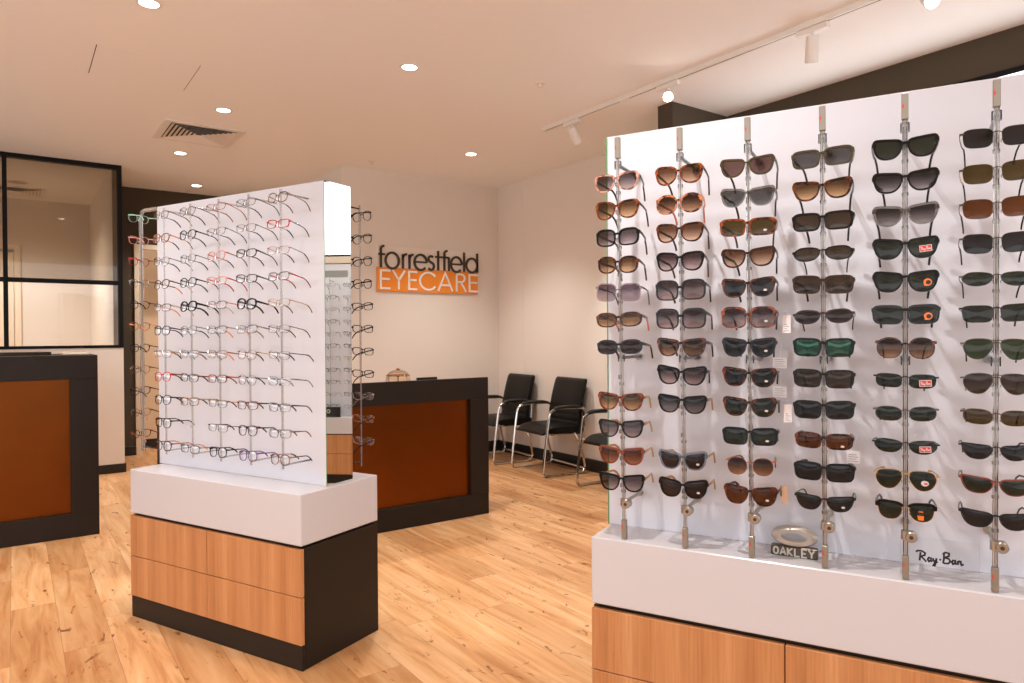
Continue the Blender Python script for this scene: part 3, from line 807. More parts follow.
# ------------------------------------------------------------------ clear eyeglasses
def E_(shape, kind, fm, words, tm=None, tip=None): return (shape, kind, fm, words, tm, tip)
EYE = [  # first list is the rod nearest the mirror, top to bottom
 [E_('panto', 'cl', 'cpeach', 'clear peach eyeglasses with red tips', 'clear', 'redbrown'), E_('rectn', 'cl', 'red', 'red half-tone eyeglasses with black tips', 'clear', 'black'),
  E_('rectn', 'me', 'copper', 'thin copper eyeglasses', 'clear', 'brown'), E_('rectn', 'cl', 'clear', 'clear eyeglasses with red temples', 'red', 'redbrown'),
  E_('rectn', 'me', 'gold', 'thin gold eyeglasses with brown tips', 'gold', 'brown'), E_('rectn', 'me', 'brownm', 'thin brown eyeglasses', 'brownm', 'brown'),
  E_('rectn', 'me', 'brownm', 'brown metal eyeglasses with black temples', 'black', 'brown'), E_('rectn', 'cl', 'clear', 'clear eyeglasses with taupe tips', 'clear', 'grey'),
  E_('rectn', 'cl', 'clear', 'clear eyeglasses with bold black temples', 'black'), E_('rectn', 'cl', 'clear', 'clear eyeglasses with reddish tips', 'clear', 'redbrown'),
  E_('panto', 'cl', 'cpeach', 'pale tan eyeglasses with tan temples', 'cpeach', 'brown')],
 [E_('rectn', 'me', 'gun', 'grey metal eyeglasses', 'gun', 'black'), E_('rectn', 'me', 'gun', 'slim grey eyeglasses with black tips', 'brownm', 'black'),
  E_('rectn', 'cl', 'brown', 'dark brown eyeglasses with thick temples', 'black', 'brown'), E_('rectn', 'cl', 'olive', 'olive brown eyeglasses', 'olive', 'olive'),
  E_('panto', 'ac', 'black', 'bold black eyeglasses with brown tips', 'black', 'brown'), E_('rectn', 'cl', 'clear', 'colourless eyeglasses with grey tips', 'clear', 'grey'),
  E_('panto', 'me', 'brownm', 'bronze round eyeglasses', 'gold', 'brown'), E_('panto', 'me', 'blackm', 'thin black round eyeglasses', 'blackm', 'black'),
  E_('rectn', 'cl', 'redbrown', 'dark red eyeglasses with black tips', 'black'), E_('panto', 'cl', 'tort', 'tortoiseshell eyeglasses', 'brown', 'tort'),
  E_('panto', 'cl', 'purple', 'purple eyeglasses', 'purple')],
 [E_('rectn', 'me', 'copper', 'copper eyeglasses with bright red temples', 'red', 'redbrown'), E_('rectn', 'me', 'brownm', 'thin brown metal eyeglasses with black tips', 'brownm', 'black'),
  E_('panto', 'cl', 'pink', 'pink eyeglasses with brown tips', 'copper', 'brown'), E_('rectn', 'cl', 'pink', 'pale pink eyeglasses with red temples', 'red'),
  E_('rectn', 'cl', 'clear', 'clear eyeglasses with pink temples', 'pink', 'clear'), E_('rectn', 'cl', 'cpeach', 'peach eyeglasses with orange tips', 'clear', 'orange'),
  E_('rectn', 'cl', 'cpeach', 'light peach eyeglasses with orange temple tips', 'copper', 'orange'), E_('rectn', 'cl', 'tort_o', 'brown and red eyeglasses with red temples', 'red', 'redbrown'),
  E_('rectn', 'me', 'blackm', 'black half-rim eyeglasses', 'gold', 'black'), E_('rectn', 'me', 'blackm', 'black top-rim eyeglasses with brown temples', 'brown', 'black'),
  E_('panto', 'cl', 'black', 'black rounded eyeglasses', 'black')],
 [E_('panto', 'me', 'brownm', 'bronze round eyeglasses with black temples', 'black'), E_('panto', 'cl', 'black', 'black round eyeglasses', 'black'),
  E_('panto', 'me', 'gun', 'thin grey brown eyeglasses', 'brownm', 'brown'), E_('panto', 'cl', 'black', 'black slim eyeglasses', 'black'),
  E_('panto', 'ac', 'black', 'thick black eyeglasses', 'black'), E_('panto', 'me', 'gun', 'slim grey eyeglasses', 'black', 'black'),
  E_('rectn', 'cl', 'cpeach', 'pale rose eyeglasses with black and red temples', 'black', 'redbrown'), E_('rectn', 'cl', 'olive', 'grey brown eyeglasses with rust temples', 'redbrown', 'black'),
  E_('rectn', 'cl', 'cpeach', 'see-through yellow eyeglasses', 'gold', 'black'), None,
  E_('rectn', 'cl', 'clear', 'fully clear eyeglasses', 'clear', 'orange')],
 [E_('panto', 'me', 'brownm', 'dark bronze eyeglasses with black tips', 'brownm', 'black'), E_('panto', 'cl', 'tort_b', 'orange tortoiseshell eyeglasses', 'orange', 'brown'),
  E_('panto', 'me', 'gun', 'dark grey eyeglasses with red tip', 'blackm', 'brown'), E_('panto', 'cl', 'tort_o', 'round tortoiseshell eyeglasses with orange temples', 'tort', 'orange'),
  E_('rectn', 'cl', 'cpeach', 'faint pink clear eyeglasses', 'cpeach', 'orange'), E_('panto', 'cl', 'black', 'solid black round eyeglasses', 'black'),
  E_('rectn', 'cl', 'cpeach', 'faint orange clear eyeglasses', 'cpeach', 'brown'), E_('panto', 'cl', 'red', 'red round eyeglasses', 'redbrown', 'black'),
  E_('panto', 'cl', 'black', 'black round eyeglasses with black temples', 'black'), E_('panto', 'cl', 'matte', 'charcoal eyeglasses', 'blackm', 'black'),
  E_('panto', 'cl', 'tort', 'tortoiseshell round eyeglasses', 'copper', 'orange')],
]
for c, col in enumerate(EYE):
    for r, d in enumerate(col):
        if not d: continue
        sh, kd, fm, words, tm, tip = d
        pos = 'bottom' if r == 10 else ORD[r]
        lab = f'{words}, {pos} pair, {RODN[c]} rod from the mirror'
        p = to_world(LOC_L, RZ_L, (1.002-.1875*c, .0025, ROWL[r]))
        make_glasses('eyeglasses', lab, 'glasses', f'eyeglasses on the {RODN[c]} rod', p, RZ_L, sh, kd, fm, 'clear', tm, tip, None, None,
                     (-11+.8*r+random.uniform(-1.5, 1.5), random.uniform(-1.8, 1.8), random.uniform(-2, 2)), random.uniform(-.014, .004), .95, 0, .62)
ENDG = [E_('panto', 'cl', 'mint', 'mint green eyeglasses', 'mint'), E_('panto', 'cl', 'pink', 'pink eyeglasses with thick temples', 'pink'),
        E_('panto', 'cl', 'red', 'bright red eyeglasses', 'red', 'clear'), E_('panto', 'cl', 'clear', 'colourless eyeglasses', 'clear'),
        E_('panto', 'cl', 'black', 'black eyeglasses', 'black'), E_('panto', 'cl', 'tort_b', 'amber tortoiseshell eyeglasses', 'orange'),
        E_('panto', 'cl', 'black', 'glossy black eyeglasses', 'black'), E_('panto', 'cl', 'cpeach', 'pale yellow clear eyeglasses', 'cpeach'),
        E_('panto', 'cl', 'black', 'black round eyeglasses', 'black'), E_('panto', 'cl', 'cpeach', 'clear straw-coloured eyeglasses', 'black', 'cpeach'),
        E_('panto', 'cl', 'tort_o', 'red tortoiseshell eyeglasses', 'redbrown', 'orange')]
for r, (sh, kd, fm, words, tm, tip) in enumerate(ENDG):
    pos = 'bottom' if r == 10 else ORD[r]
    p = to_world(LOC_L, RZ_L, (EX-.0205, EY, ROWE[r]))
    make_glasses('eyeglasses', f'{words}, {pos} pair on the bent rod at the far end', 'glasses', 'eyeglasses on the far end rod', p, RZ_L-R(90), sh, kd, fm, 'clear', tm, tip,
                 tilt=(random.uniform(-8, -4), random.uniform(-1.5, 1.5), random.uniform(-1.5, 1.5)), spread=0, scale=.88, ear=.6)
BACKG = [E_('panto', 'cl', 'black', 'thin black eyeglasses', 'black')]*4+[E_('rectn', 'cl', 'black', 'black rectangular eyeglasses', 'black')]*4+[
         E_('rectn', 'cl', 'clear', 'clear eyeglasses', 'clear'), E_('rectn', 'cl', 'tort_b', 'amber brown eyeglasses', 'brown'), E_('rectn', 'cl', 'clear', 'clear dark-tipped eyeglasses', 'black')]
for r, (sh, kd, fm, words, tm, tip) in enumerate(BACKG):
    pos = 'bottom' if r == 10 else ORD[r]
    p = to_world(LOC_L, RZ_L, (1.029, DEP+.0145, ROWB[r]))
    make_glasses('eyeglasses', f'{words}, {pos} pair on the rod behind the mirror strip', 'glasses', 'eyeglasses on the rod behind the mirror', p, RZ_L+PI, sh, kd, fm, 'clear', tm, tip,
                 tilt=(random.uniform(-12, -7), random.uniform(-1.5, 1.5), random.uniform(-1.5, 1.5)), scale=.95, ear=.6)

# small brand pieces on the sunglasses stand ----------------------------------------
t = thing('brand_plaque', 'small clear plaque with black handwritten brand name standing on the sunglasses stand', 'brand plaque', to_world(LOC_R, RZ_R, (.905, .075, HW+.0005)), RZ_R)
m = MB(); m.box(-.085, .085, 0, .010, 0, .092, 0, .001); build(m, 'plaque_block', clear('clear_block', (.99, .985, .98), .05, .3), t)
m = MB()
for s in SCRIPT: m.stroke([(p[0]*.0186-.0475, p[1]*.0205+.036) for p in s], .0043, lambda u, v, sd: (u, -.0003-.0006*sd, v))
build(m, 'lettering', M_BLACK, t, label='black brand lettering')
t = thing('brand_emblem', 'grey metal oval ring emblem on a lettered block, standing on the sunglasses stand', 'emblem', to_world(LOC_R, RZ_R, (.566, .085, HW+.0005)), RZ_R)
m = MB(); m.box(-.060, .060, -.012, .012, 0, .028, 0, .003); build(m, 'text_block', mat('pewter_dark', (92, 84, 76), .35, .8), t)
m = MB()
def letters_block():
    f = lambda u, v, sd: (u, -.0122-.0012*sd, v)
    H, x, w = .021, -.053, .0155
    segs = {'O': [arc(.0065, H/2, .0055, H/2-.001, 0, 360)], 'A': [[(0, 0), (.0065, H), (.013, 0)], [(.003, H*.35), (.010, H*.35)]],
            'K': [[(.001, 0), (.001, H)], [(.012, H), (.002, H*.5), (.012, 0)]], 'L': [[(.001, H), (.001, 0), (.012, 0)]],
            'E': [[(.012, H), (.001, H), (.001, 0), (.012, 0)], [(.001, H/2), (.010, H/2)]], 'Y': [[(0, H), (.0065, H*.5), (.013, H)], [(.0065, H*.5), (.0065, 0)]]}
    for ch in 'OAKLEY':
        for s in segs[ch]: m.stroke([(x+p[0]*1.1, .0035+p[1]) for p in s], .0042, f)
        x += .0182
letters_block()
build(m, 'lettering', mat('pewter_light', (206, 198, 188), .3, .6), t, label='raised pale lettering')
m = MB(); m.M = Matrix.Translation((0, 0, .055)) @ Matrix.Rotation(R(14), 4, 'X')
n = 40; vs = []
for k in range(n):
    a = 2*PI*k/n; c, s = math.cos(a), math.sin(a)
    for rx, rz_, y in ((.060, .030, -.004), (.052, .0245, -.011), (.033, .0135, -.009), (.031, .012, .004), (.060, .030, .006)):
        vs.append((rx*c, y, rz_*s))
fs = []
for k in range(n):
    l = (k+1) % n
    for i in range(5): j = (i+1) % 5; fs.append((k*5+i, k*5+j, l*5+j, l*5+i))
m.add(vs, fs); build(m, 'oval_ring', mat('pewter', (196, 188, 178), .34, .6), t, True, 50)

# ------------------------------------------------------------------ room shell
HC = 2.97
m = MB(); m.box(-4, 5.2, -3.2, 10.6, -.1, 0); struct('floor', m, M_FLOOR)
m = MB(); m.box(-4, 5.2, -3.2, 10.6, HC, HC+.1); struct('ceiling', m, W_CEIL)
m = MB(); m.box(2.629, 4.6, 6.503, 6.62, 0, HC); struct('wall_sign', m, W_WALL)
m = MB(); m.box(2.629, 2.75, 6.62, 8.74, 0, HC); struct('wall_return', m, W_WALL)
m = MB(); m.box(4.4755, 4.6, 3.54, 6.503, 0, HC); m.box(4.4705, 4.4755, 6.03, 6.503, 0, HC); struct('wall_right', m, W_WALL)
m = MB(); m.box(3.862, 4.6, 3.40, 3.54, 0, HC); struct('wall_nib', m, M_DARKWALL)
m = MB(); m.box(4.4755, 4.6, -3.2, 3.40, 0, HC); struct('wall_dark', m, M_DARKWALL)
m = MB(); m.box(4.457, 4.4700, 3.54, 6.503, 0, .12, 0, .002); m.box(2.629, 4.456, 6.49, 6.503, 0, .12, 0, .002); struct('baseboard_right', m, M_SKIRT)
# far left: low wall with glazing over it, office behind
m = MB(); m.box(-4, .872, 7.70, 7.80, 0, 1.207); struct('wall_low', m, W_WALL)
m = MB(); m.box(-4, .876, 7.686, 7.70, 0, .086, 0, .002); m.box(.872, .884, 7.686, 7.80, 0, .086, 0, .002); struct('baseboard_low', m, M_SKIRT)
m = MB(); m.box(.80, .866, 7.80, 10.2, 0, HC); struct('wall_office', m, W_WALL)
m = MB(); m.box(.8665, .876, 7.801, 8.74, 0, HC); struct('wall_office_side', m, M_DARKWALL)
m = MB(); m.box(-4, .872, 10.2, 10.3, 0, HC); struct('wall_back', m, W_WALL)
m = MB(); m.box(.866, 1.154, 8.74, 8.84, 0, HC); m.box(1.154, 2.0, 8.74, 8.84, 2.344, HC); m.box(2.0, 2.75, 8.74, 8.84, 0, HC); struct('wall_far', m, M_DARKWALL)
m = MB(); m.box(.877, 1.10, 8.726, 8.74, 0, .1, 0, .002); struct('baseboard_far', m, M_SKIRT)
m = MB(); m.box(1.10, 1.16, 8.715, 8.85, 0, 2.344, 0, .003); m.box(1.16, 1.99, 8.715, 8.85, 2.29, 2.344, 0, .003); m.box(1.99, 2.05, 8.715, 8.85, 0, 2.344, 0, .003); struct('trim_1', m, M_DOOR)
m = MB(); m.box(1.0, 2.2, 9.25, 9.3, 0, HC); struct('wall_recess', m, mat('recess_paint', (226, 200, 168), .85, 0, .2))
m = MB(); m.box(1.16, 2.1, 9.236, 9.25, 0, .1); struct('baseboard_recess', m, M_SKIRT)
# glazed partition
win = thing('window_1', 'black framed glazed partition on a low white wall', 'window')
win['kind'] = 'structure'; del win['category']
m = MB()
for x0, x1, z0, z1 in ((.834, .872, 1.207, HC), (-.066, -.030, 1.207, HC), (-1.05, -1.014, 1.207, HC)): m.box(x0, x1, 7.690, 7.76, z0, z1, 0, .002)
for z0, z1 in ((1.207, 1.234), (1.814, 1.853), (2.93, HC)): m.box(-4, .835, 7.692, 7.758, z0, z1, 0, .002)
build(m, 'window_frame', M_FRAME, win)
for x0, x1 in ((-.03, .834), (-1.014, -.066), (-4, -1.05)):
    m = MB(); m.box(x0, x1, 7.722, 7.728, 1.234, 1.814); build(m, 'pane', M_GLASS, win)
    m = MB(); m.box(x0, x1, 7.722, 7.728, 1.853, 2.93); build(m, 'pane', M_TINT, win, label='brown tinted upper pane')
d = thing('door_1', 'cream door in the office behind the glass', 'door'); d['kind'] = 'structure'; del d['category']
m = MB(); m.box(.02, .085, 10.16, 10.2, 0, 2.42, 0, .004); m.box(-.95, .02, 10.16, 10.2, 2.36, 2.42, 0, .004); m.box(-1.0, -.95, 10.16, 10.2, 0, 2.42, 0, .004); build(m, 'door_frame', M_DOOR, d)
m = MB(); m.box(-.94, .015, 10.175, 10.2, .01, 2.33, 0, .003); build(m, 'door_leaf', M_DOOR, d)
m = MB(); m.box(-.94, .018, 10.155, 10.175, 2.335, 2.36, 0, .002); build(m, 'door_closer', M_STEEL, d)

# ------------------------------------------------------------------ reception desks
def desk(name, label, x0, x1, y0, dep, h, ix1, iz0, iz1, ht):
    t = thing(name, label, 'reception desk', (x1, y0, 0))
    W = x1-x0; i0 = -(W-(x1-ix1)); i1 = ix1-x1
    m = MB()
    m.box(-W, 0, 0, .03, iz1, h, 0, .002); m.box(-W, 0, 0, .03, 0, iz0, 0, .002)
    m.box(-W, i0, 0, .03, iz0, iz1); m.box(i1, 0, 0, .03, iz0, iz1)
    build(m, 'front_frame', M_CHAR, t)
    m = MB(); m.box(i0-.01, i1+.01, .030, .038, iz0-.01, iz1+.01); build(m, 'front_panel', M_RUST, t, label='dark rust coloured inset panel')
    m = MB(); m.box(-W, 0, .038, dep, ht-.04, ht-.0005, 0, .002); build(m, 'desk_top', M_CHAR, t)
    m = MB(); m.box(-.04, 0, .038, dep, 0, ht-.041, 0, .002); build(m, 'side_panel', M_CHAR, t)
    m = MB(); m.box(-W, -W+.04, .038, dep, 0, ht-.041, 0, .002); build(m, 'side_panel', M_CHAR, t)
    m = MB(); m.box(-W+.04, -.04, .05, .065, 0.01, ht-.041); build(m, 'back_board', M_CHAR, t)
    return t
desk('reception_desk', 'charcoal reception desk with rust panel, under the lettered wall sign', .75, 2.823, 4.2477, .75, .997, 2.671, .151, .843, .74)
desk('reception_desk', 'tall charcoal reception desk with rust panel, cut by the picture edge before the glazed partition', -2.4, .4555, 5.3637, .75, 1.19, .2965, .156, 1.034, 1.19)
# items on the desks
t = thing('glass_dome', 'pale amber glass dome with copper rim peeking over the charcoal desk front', 'glass dome', (2.232, 4.52, .7398))
hh, rr = .322, .089
prof = [(rr, .012), (rr, hh-.075)]+[(rr*math.cos(R(a))**.75, hh-.075+.075*math.sin(R(a))) for a in range(10, 90, 10)]+[(.0005, hh)]
m = MB(); m.lathe(prof+[(max(p[0]-.003, .0004), p[1]-.003) for p in prof[::-1]]+[prof[0]], 32); build(m, 'glass_shell', M_AMBER, t, True)
m = MB(); m.lathe([(0, 0), (.100, 0), (.100, .010), (.09, .0115), (0, .0115)], 28); build(m, 'base_plate', M_COPPER, t, True)
m = MB(); m.tube([(rr*.93*math.cos(R(a)), rr*.93*math.sin(R(a)), hh-.040) for a in range(0, 360, 15)], .0035, 6, closed=True); m.lathe([(0, hh-.001), (.012, hh-.001), (.014, hh+.004), (.008, hh+.009), (0, hh+.010)], 14); build(m, 'copper_rim', M_COPPER, t, True)
m = MB(); m.tube([(0, 0, .012), (0, 0, .27)], .004, 8); m.lathe([(0, .268), (.009, .272), (.010, .280), (0, .290)], 12); build(m, 'stem', M_COPPER, t, True)
t = thing('card_reader', 'flat black card reader top showing over the charcoal desk front, beside the glass dome', 'card reader', (2.463, 4.52, .7398))
m = MB(); m.lathe([(0, 0), (.07, 0), (.07, .008), (.02, .014), (0, .014)], 24); build(m, 'base', M_BLACK, t, True)
m = MB(); m.tube([(0, .004, .013), (0, .012, .16)], .010, 10); build(m, 'stem', M_BLACK, t, True)
m = MB(); m.box(-.084, .084, -.012, .006, .135, .259, 0, .004); build(m, 'casing', M_BLACK, t)
m = MB(); m.box(-.076, .076, .0062, .0075, .145, .25, 0, .0005); build(m, 'screen', mat('dark_screen', (16, 18, 20), .08), t)
t = thing('laptop', 'closed dark laptop on the tall desk at the picture edge', 'laptop', (-.05, 5.75, 1.1905))
m = MB(); m.box(-.26, .26, -.13, .13, 0, .012, 0, .004); build(m, 'base', mat('laptop_dark', (60, 48, 34), .4, .4), t)
m = MB(); m.box(-.26, .26, -.13, .13, .0125, .020, 0, .003); build(m, 'lid', mat('laptop_lid', (48, 36, 24), .35, .5), t)
t = thing('paper_tray', 'low cream paper stack on the tall desk beside the dark laptop', 'paper stack', (.35, 5.72, 1.1905))
m = MB(); m.box(-.077, .077, -.1, .1, 0, .004, 0, .001); build(m, 'backing_board', M_TRIM, t)
m = MB(); m.box(-.072, .072, -.096, .096, .0042, .0105); build(m, 'paper_stack', M_PAPER, t)

# ------------------------------------------------------------------ wall sign
t = thing('wall_sign', 'cream and orange wall sign with dark and white raised lettering', 'sign', (0, 6.503, 0))
m = MB(); m.box(2.986, 4.176, -.022, -.001, 1.999, 2.214, 0, .001); build(m, 'upper_panel', M_CREAM, t)
m = MB(); m.box(2.980, 4.178, -.024, -.001, 1.757, 1.9985, 0, .001); build(m, 'lower_panel', M_ORANGE, t)
bz, xh, sw = 1.998, .151, .0235
f1 = lambda u, v, sd: (u, -.0245-.012*sd, v)
m = MB()
def O(cx, r=.074): m.stroke(arc(cx, bz+xh/2-.004, r, r+.006, 0, 360, 28), sw, f1)
def St(x, z0, z1): m.stroke([(x, z0), (x, z1)], sw, f1)
top = 2.208; xt = bz+xh-.012
St(3.017, bz-.003, 2.18); m.stroke([(3.017, 2.175)]+arc(3.050, 2.180, .033, .032, 180, 80, 8), sw, f1); m.stroke([(2.990, xt-.008), (3.062, xt-.008)], sw*.85, f1)
O(3.142)
for x in (3.262, 3.337): St(x, bz-.003, bz+xh-.006); m.stroke(arc(x+.040, bz+xh-.055, .040, .049, 172, 80, 8), sw, f1)
m.stroke([(3.392+.005, bz+xh/2-.002), (3.392+.145, bz+xh/2-.002)], sw*.8, f1); m.stroke(arc(3.467, bz+xh/2-.004, .072, .080, 0, 318, 26), sw, f1)
m.stroke(arc(3.590, bz+.112, .030, .031, 40, 265, 12)+arc(3.590, bz+.037, .034, .038, 85, -150, 14), sw, f1)
St(3.676, bz-.003, top-.006); m.stroke([(3.640, xt), (3.725, xt)], sw*.85, f1)
St(3.752, bz-.003, 2.18); m.stroke([(3.752, 2.175)]+arc(3.785, 2.178, .033, .030, 180, 80, 8), sw, f1); m.stroke([(3.725, xt), (3.812, xt)], sw*.85, f1)
St(3.808, bz-.003, bz+xh-.010)
m.stroke([(3.838, bz+xh/2-.002), (3.962, bz+xh/2-.002)], sw*.8, f1); m.stroke(arc(3.901, bz+xh/2-.004, .068, .080, 0, 318, 26), sw, f1)
St(3.999, bz-.003, top-.002)
O(4.097, .070); St(4.168, bz-.003, top-.004)
build(m, 'lettering', M_LETTERD, t, label='dark brown lower case lettering')
m = MB(); sw2 = .020; z0, z1 = 1.786, 1.966; H = z1-z0; zc = (z0+z1)/2
f2 = lambda u, v, sd: (u, -.0245-.008*sd, v)
k = lambda *p: m.stroke(list(p), sw2, f2)
def EE(x0, x1):
    k((x1, z1), (x0+.01, z1), (x0+.01, z0), (x1, z0)); k((x0+.01, zc+.005), (x1-.008, zc+.005))
EE(3.005, 3.122); k((3.148, z1+.008), (3.214, zc)); k((3.286, z1+.008), (3.214, zc), (3.214, z0-.008)); EE(3.322, 3.426)
m.stroke(arc(3.558, zc, .100, H/2, 36, 324, 26), sw2, f2)
k((3.676, z0-.008), (3.762, z1+.006), (3.850, z0-.008)); k((3.708, z0+.055), (3.816, z0+.055))
k((3.904, z0-.008), (3.904, z1)); m.stroke([(3.904, z1)]+arc(3.960, zc+H*.27, .046, H*.23, 90, -90, 12)+[(3.904, zc+H*.04)], sw2, f2); k((3.955, zc+H*.04), (4.020, z0-.008))
EE(4.056, 4.172)
build(m, 'lettering', M_LETTERW, t, label='white capital lettering')

# ------------------------------------------------------------------ visitor chairs (local: +x is forward, y across)
def smooth_path(P, n=5):
    out = []; N = len(P)
    for i in range(N-1):
        p0, p1, p2, p3 = Vector(P[max(i-1, 0)]), Vector(P[i]), Vector(P[i+1]), Vector(P[min(i+2, N-1)])
        for j in range(n):
            q = j/n; out.append(.5*((2*p1)+(p2-p0)*q+(2*p0-5*p1+4*p2-p3)*q*q+(3*p1-p0-3*p2+p3)*q**3))
    out.append(Vector(P[-1])); return out
def chair(label, loc, rz):
    t = thing('visitor_chair', label, 'chair', loc, rz, 'visitor chairs along the wall')
    hw = .288
    for s in (1, -1):
        y = s*hw
        P = [(-.185, y, .45), (-.190, y, .58), (-.165, y, .617), (-.05, y, .624), (.10, y, .624), (.175, y, .598), (.205, y, .53), (.262, y, .10), (.262, y, .035), (.225, y, .0135),
             (.10, y, .0135), (-.13, y, .0135), (-.185, y, .035), (-.195, y, .09), (-.15, y, .26), (-.11, y*.86, .375)]
        m = MB(); m.tube(smooth_path(P, 5), .0125, 10); build(m, 'side_frame', M_CHROME, t, True, label='bent chrome tube side frame')
        P = [(-.15, y, .627), (-.05, y, .636), (.08, y, .636), (.145, y, .622)]
        m = MB(); m.tube(smooth_path(P, 4), .02, 10, rr=[(.012, .022)]*2+[(.017, .027)]*9+[(.012, .022)]*2); build(m, 'armrest', M_BLACK, t, True)
    m = MB(); m.tube([(-.11, -hw*.86, .375), (-.11, hw*.86, .375)], .011, 8); m.tube([(.12, -.22, .378), (.12, .22, .378)], .011, 8)
    for s in (1, -1): m.tube([(.12, s*.205, .378), (.19, s*.25, .40), (.222, s*hw, .41)], .010, 8); m.tube([(-.11, s*.2, .375), (.12, s*.2, .378)], .010, 8)
    build(m, 'under_frame', M_CHROME, t, True)
    m = MB(); m.tube([(-.19, -hw, .05), (-.19, hw, .05)], .010, 8); build(m, 'crossbar', M_CHROME, t, True)
    # seat: rounded cushion with a falling front edge
    m = MB(); nx, ny = 16, 12; vs = []; fs = []
    for lay in (0, 1):
        for i in range(nx+1):
            u = i/nx; x = -.21+.45*u
            for j in range(ny+1):
                v = j/ny*2-1; y = v*.25*(1-.06*max(0, u-.7)/.3)
                e = 1-abs(v)**6; fr = max(0, (u-.72)/.28)
                zt = .452+.012*e*(1-u*.4)-.055*fr**2-.006*(1-e); zb = .392-.012*fr**2
                if u < .06: zt -= .01*(1-u/.06)
                vs.append((x, y, zt if lay else min(zb, zt-.012)))
    q = (nx+1)*(ny+1); I = lambda i, j, l: l*q+i*(ny+1)+j
    for i in range(nx):
        for j in range(ny):
            fs += [(I(i, j, 1), I(i+1, j, 1), I(i+1, j+1, 1), I(i, j+1, 1)), (I(i, j, 0), I(i, j+1, 0), I(i+1, j+1, 0), I(i+1, j, 0))]
        fs += [(I(i, 0, 0), I(i+1, 0, 0), I(i+1, 0, 1), I(i, 0, 1)), (I(i, ny, 1), I(i+1, ny, 1), I(i+1, ny, 0), I(i, ny, 0))]
    for j in range(ny): fs += [(I(0, j, 1), I(0, j+1, 1), I(0, j+1, 0), I(0, j, 0)), (I(nx, j, 0), I(nx, j+1, 0), I(nx, j+1, 1), I(nx, j, 1))]
    m.add(vs, fs); build(m, 'seat', M_LEATHER, t, True, 50)
    # back: tall padded slab, ribbed low down, rolled top
    m = MB(); prof = []
    N = 44
    for i in range(N+1):
        u = i/N; z = .37+.515*u; x = -.165-.015*u-.075*u*u
        fr = .036+.004*math.sin(PI*u)
        if u < .45: fr += .007*abs(math.sin(u/.45*PI*4.0))
        if .45 <= u < .5: fr -= .004
        prof.append((x+fr, x-.022, z))
    vs = []; fs = []; ny = 10
    for i, (xf, xb, z) in enumerate(prof):
        u = i/N; hw2 = .258-.012*u; rr_ = 0 if u < .94 else (u-.94)/.06
        xf2 = xf-(xf-xb)*.42*rr_**2; xb2 = xb+(xf-xb)*.42*rr_**2
        for j in range(ny+1):
            v = j/ny*2-1; k_ = 1-.35*abs(v)**8
            vs.append(((xf2+xb2)/2+(xf2-xb2)/2*k_, v*hw2, z)); 
        for j in range(ny+1):
            v = 1-j/ny*2; k_ = 1-.35*abs(v)**8
            vs.append(((xf2+xb2)/2-(xf2-xb2)/2*k_, v*hw2, z))
    q = 2*(ny+1)
    for i in range(N):
        for j in range(q):
            l = (j+1) % q; fs.append((i*q+j, i*q+l, (i+1)*q+l, (i+1)*q+j))
    fs.append(tuple(range(q))[::-1]); fs.append(tuple(N*q+j for j in range(q)))
    m.add(vs, fs); build(m, 'backrest', M_LEATHER, t, True, 55)
    for s in (1, -1):
        m = MB(); m.tube([(-.19, s*hw, .58), (-.205, s*.262, .58), (-.212, s*.232, .58)], .010, 8); build(m, 'back_bracket', M_CHROME, t, True)
    return t
chair('black leather visitor chair with chrome sled frame, farthest in the corner beside the desk', (4.190, 6.045, 0), PI-R(5))
chair('black leather visitor chair with chrome sled frame, middle of the row along the wall', (4.195, 5.235, 0), PI-R(6))
chair('black leather visitor chair with chrome sled frame, half hidden by the sunglasses stand', (4.165, 4.225, 0), PI-R(3))

# ------------------------------------------------------------------ ceiling fittings
def lamp(name, kind, loc, power, size=None, blend=.5, rot=None, col=(1, .96, .915), rad=.05):
    L = bpy.data.lights.new(name, kind); L.energy = power; L.color = col
    if kind == 'SPOT': L.spot_size = R(size); L.spot_blend = blend; L.shadow_soft_size = rad
    else: L.shadow_soft_size = rad
    o = bpy.data.objects.new(name, L); COL.objects.link(o); o.location = loc
    if rot is not None: o.rotation_euler = rot
    return o
DLP = 100
dl_proto = None
DLS = [(.569, 3.886, 'white recessed downlight at the top left edge, beside the picture border'),
       (2.018, 3.893, 'white recessed downlight above the reception desk, alone in the ceiling middle'),
       (1.275, 5.401, 'white recessed downlight just beside the square ceiling vent, nearer the camera'),
       (1.249, 6.875, 'white recessed downlight behind the square ceiling vent'),
       (1.656, 8.245, 'white recessed downlight farthest back, before the dark far wall'),
       (3.440, 5.434, 'white recessed downlight in the corner above the visitor chairs')]
HID = [(-.88, 3.886), (-.17, 5.40), (-.88, 2.4), (2.018, .9), (-.88, .9), (2.018, -.6), (.569, -.6), (3.2, -.6)]
def downlight(x, y, label):
    global dl_proto
    if dl_proto is None:
        t = thing('downlight', label, 'downlight', (x, y, HC), 0, 'recessed ceiling downlights')
        m = MB(); m.lathe([(.046, -.004), (.060, -.004), (.064, -.0005), (.046, -.0005), (.046, -.004)], 28); build(m, 'trim_ring', M_TRIM, t, True)
        m = MB(); m.lathe([(0, -.0032), (.0455, -.0032), (.0455, -.001), (0, -.001)], 24); build(m, 'diffuser', M_LIGHT, t)
        dl_proto = t
    else:
        t = copytree(dl_proto); t.location = (x, y, HC); t['label'] = label
    return t
for x, y, lab in DLS:
    downlight(x, y, lab); lamp('lamp_spot', 'SPOT', (x, y, HC-.02), DLP, 105, .8, rad=.045)
for x, y, p in ((.85, 1.15, 90), (-.35, 2.6, 50)): lamp('lamp_spot', 'SPOT', (x, y, HC-.02), p, 110, .7, rad=.022)  # unseen lamps added in front of the stands for frame shadows
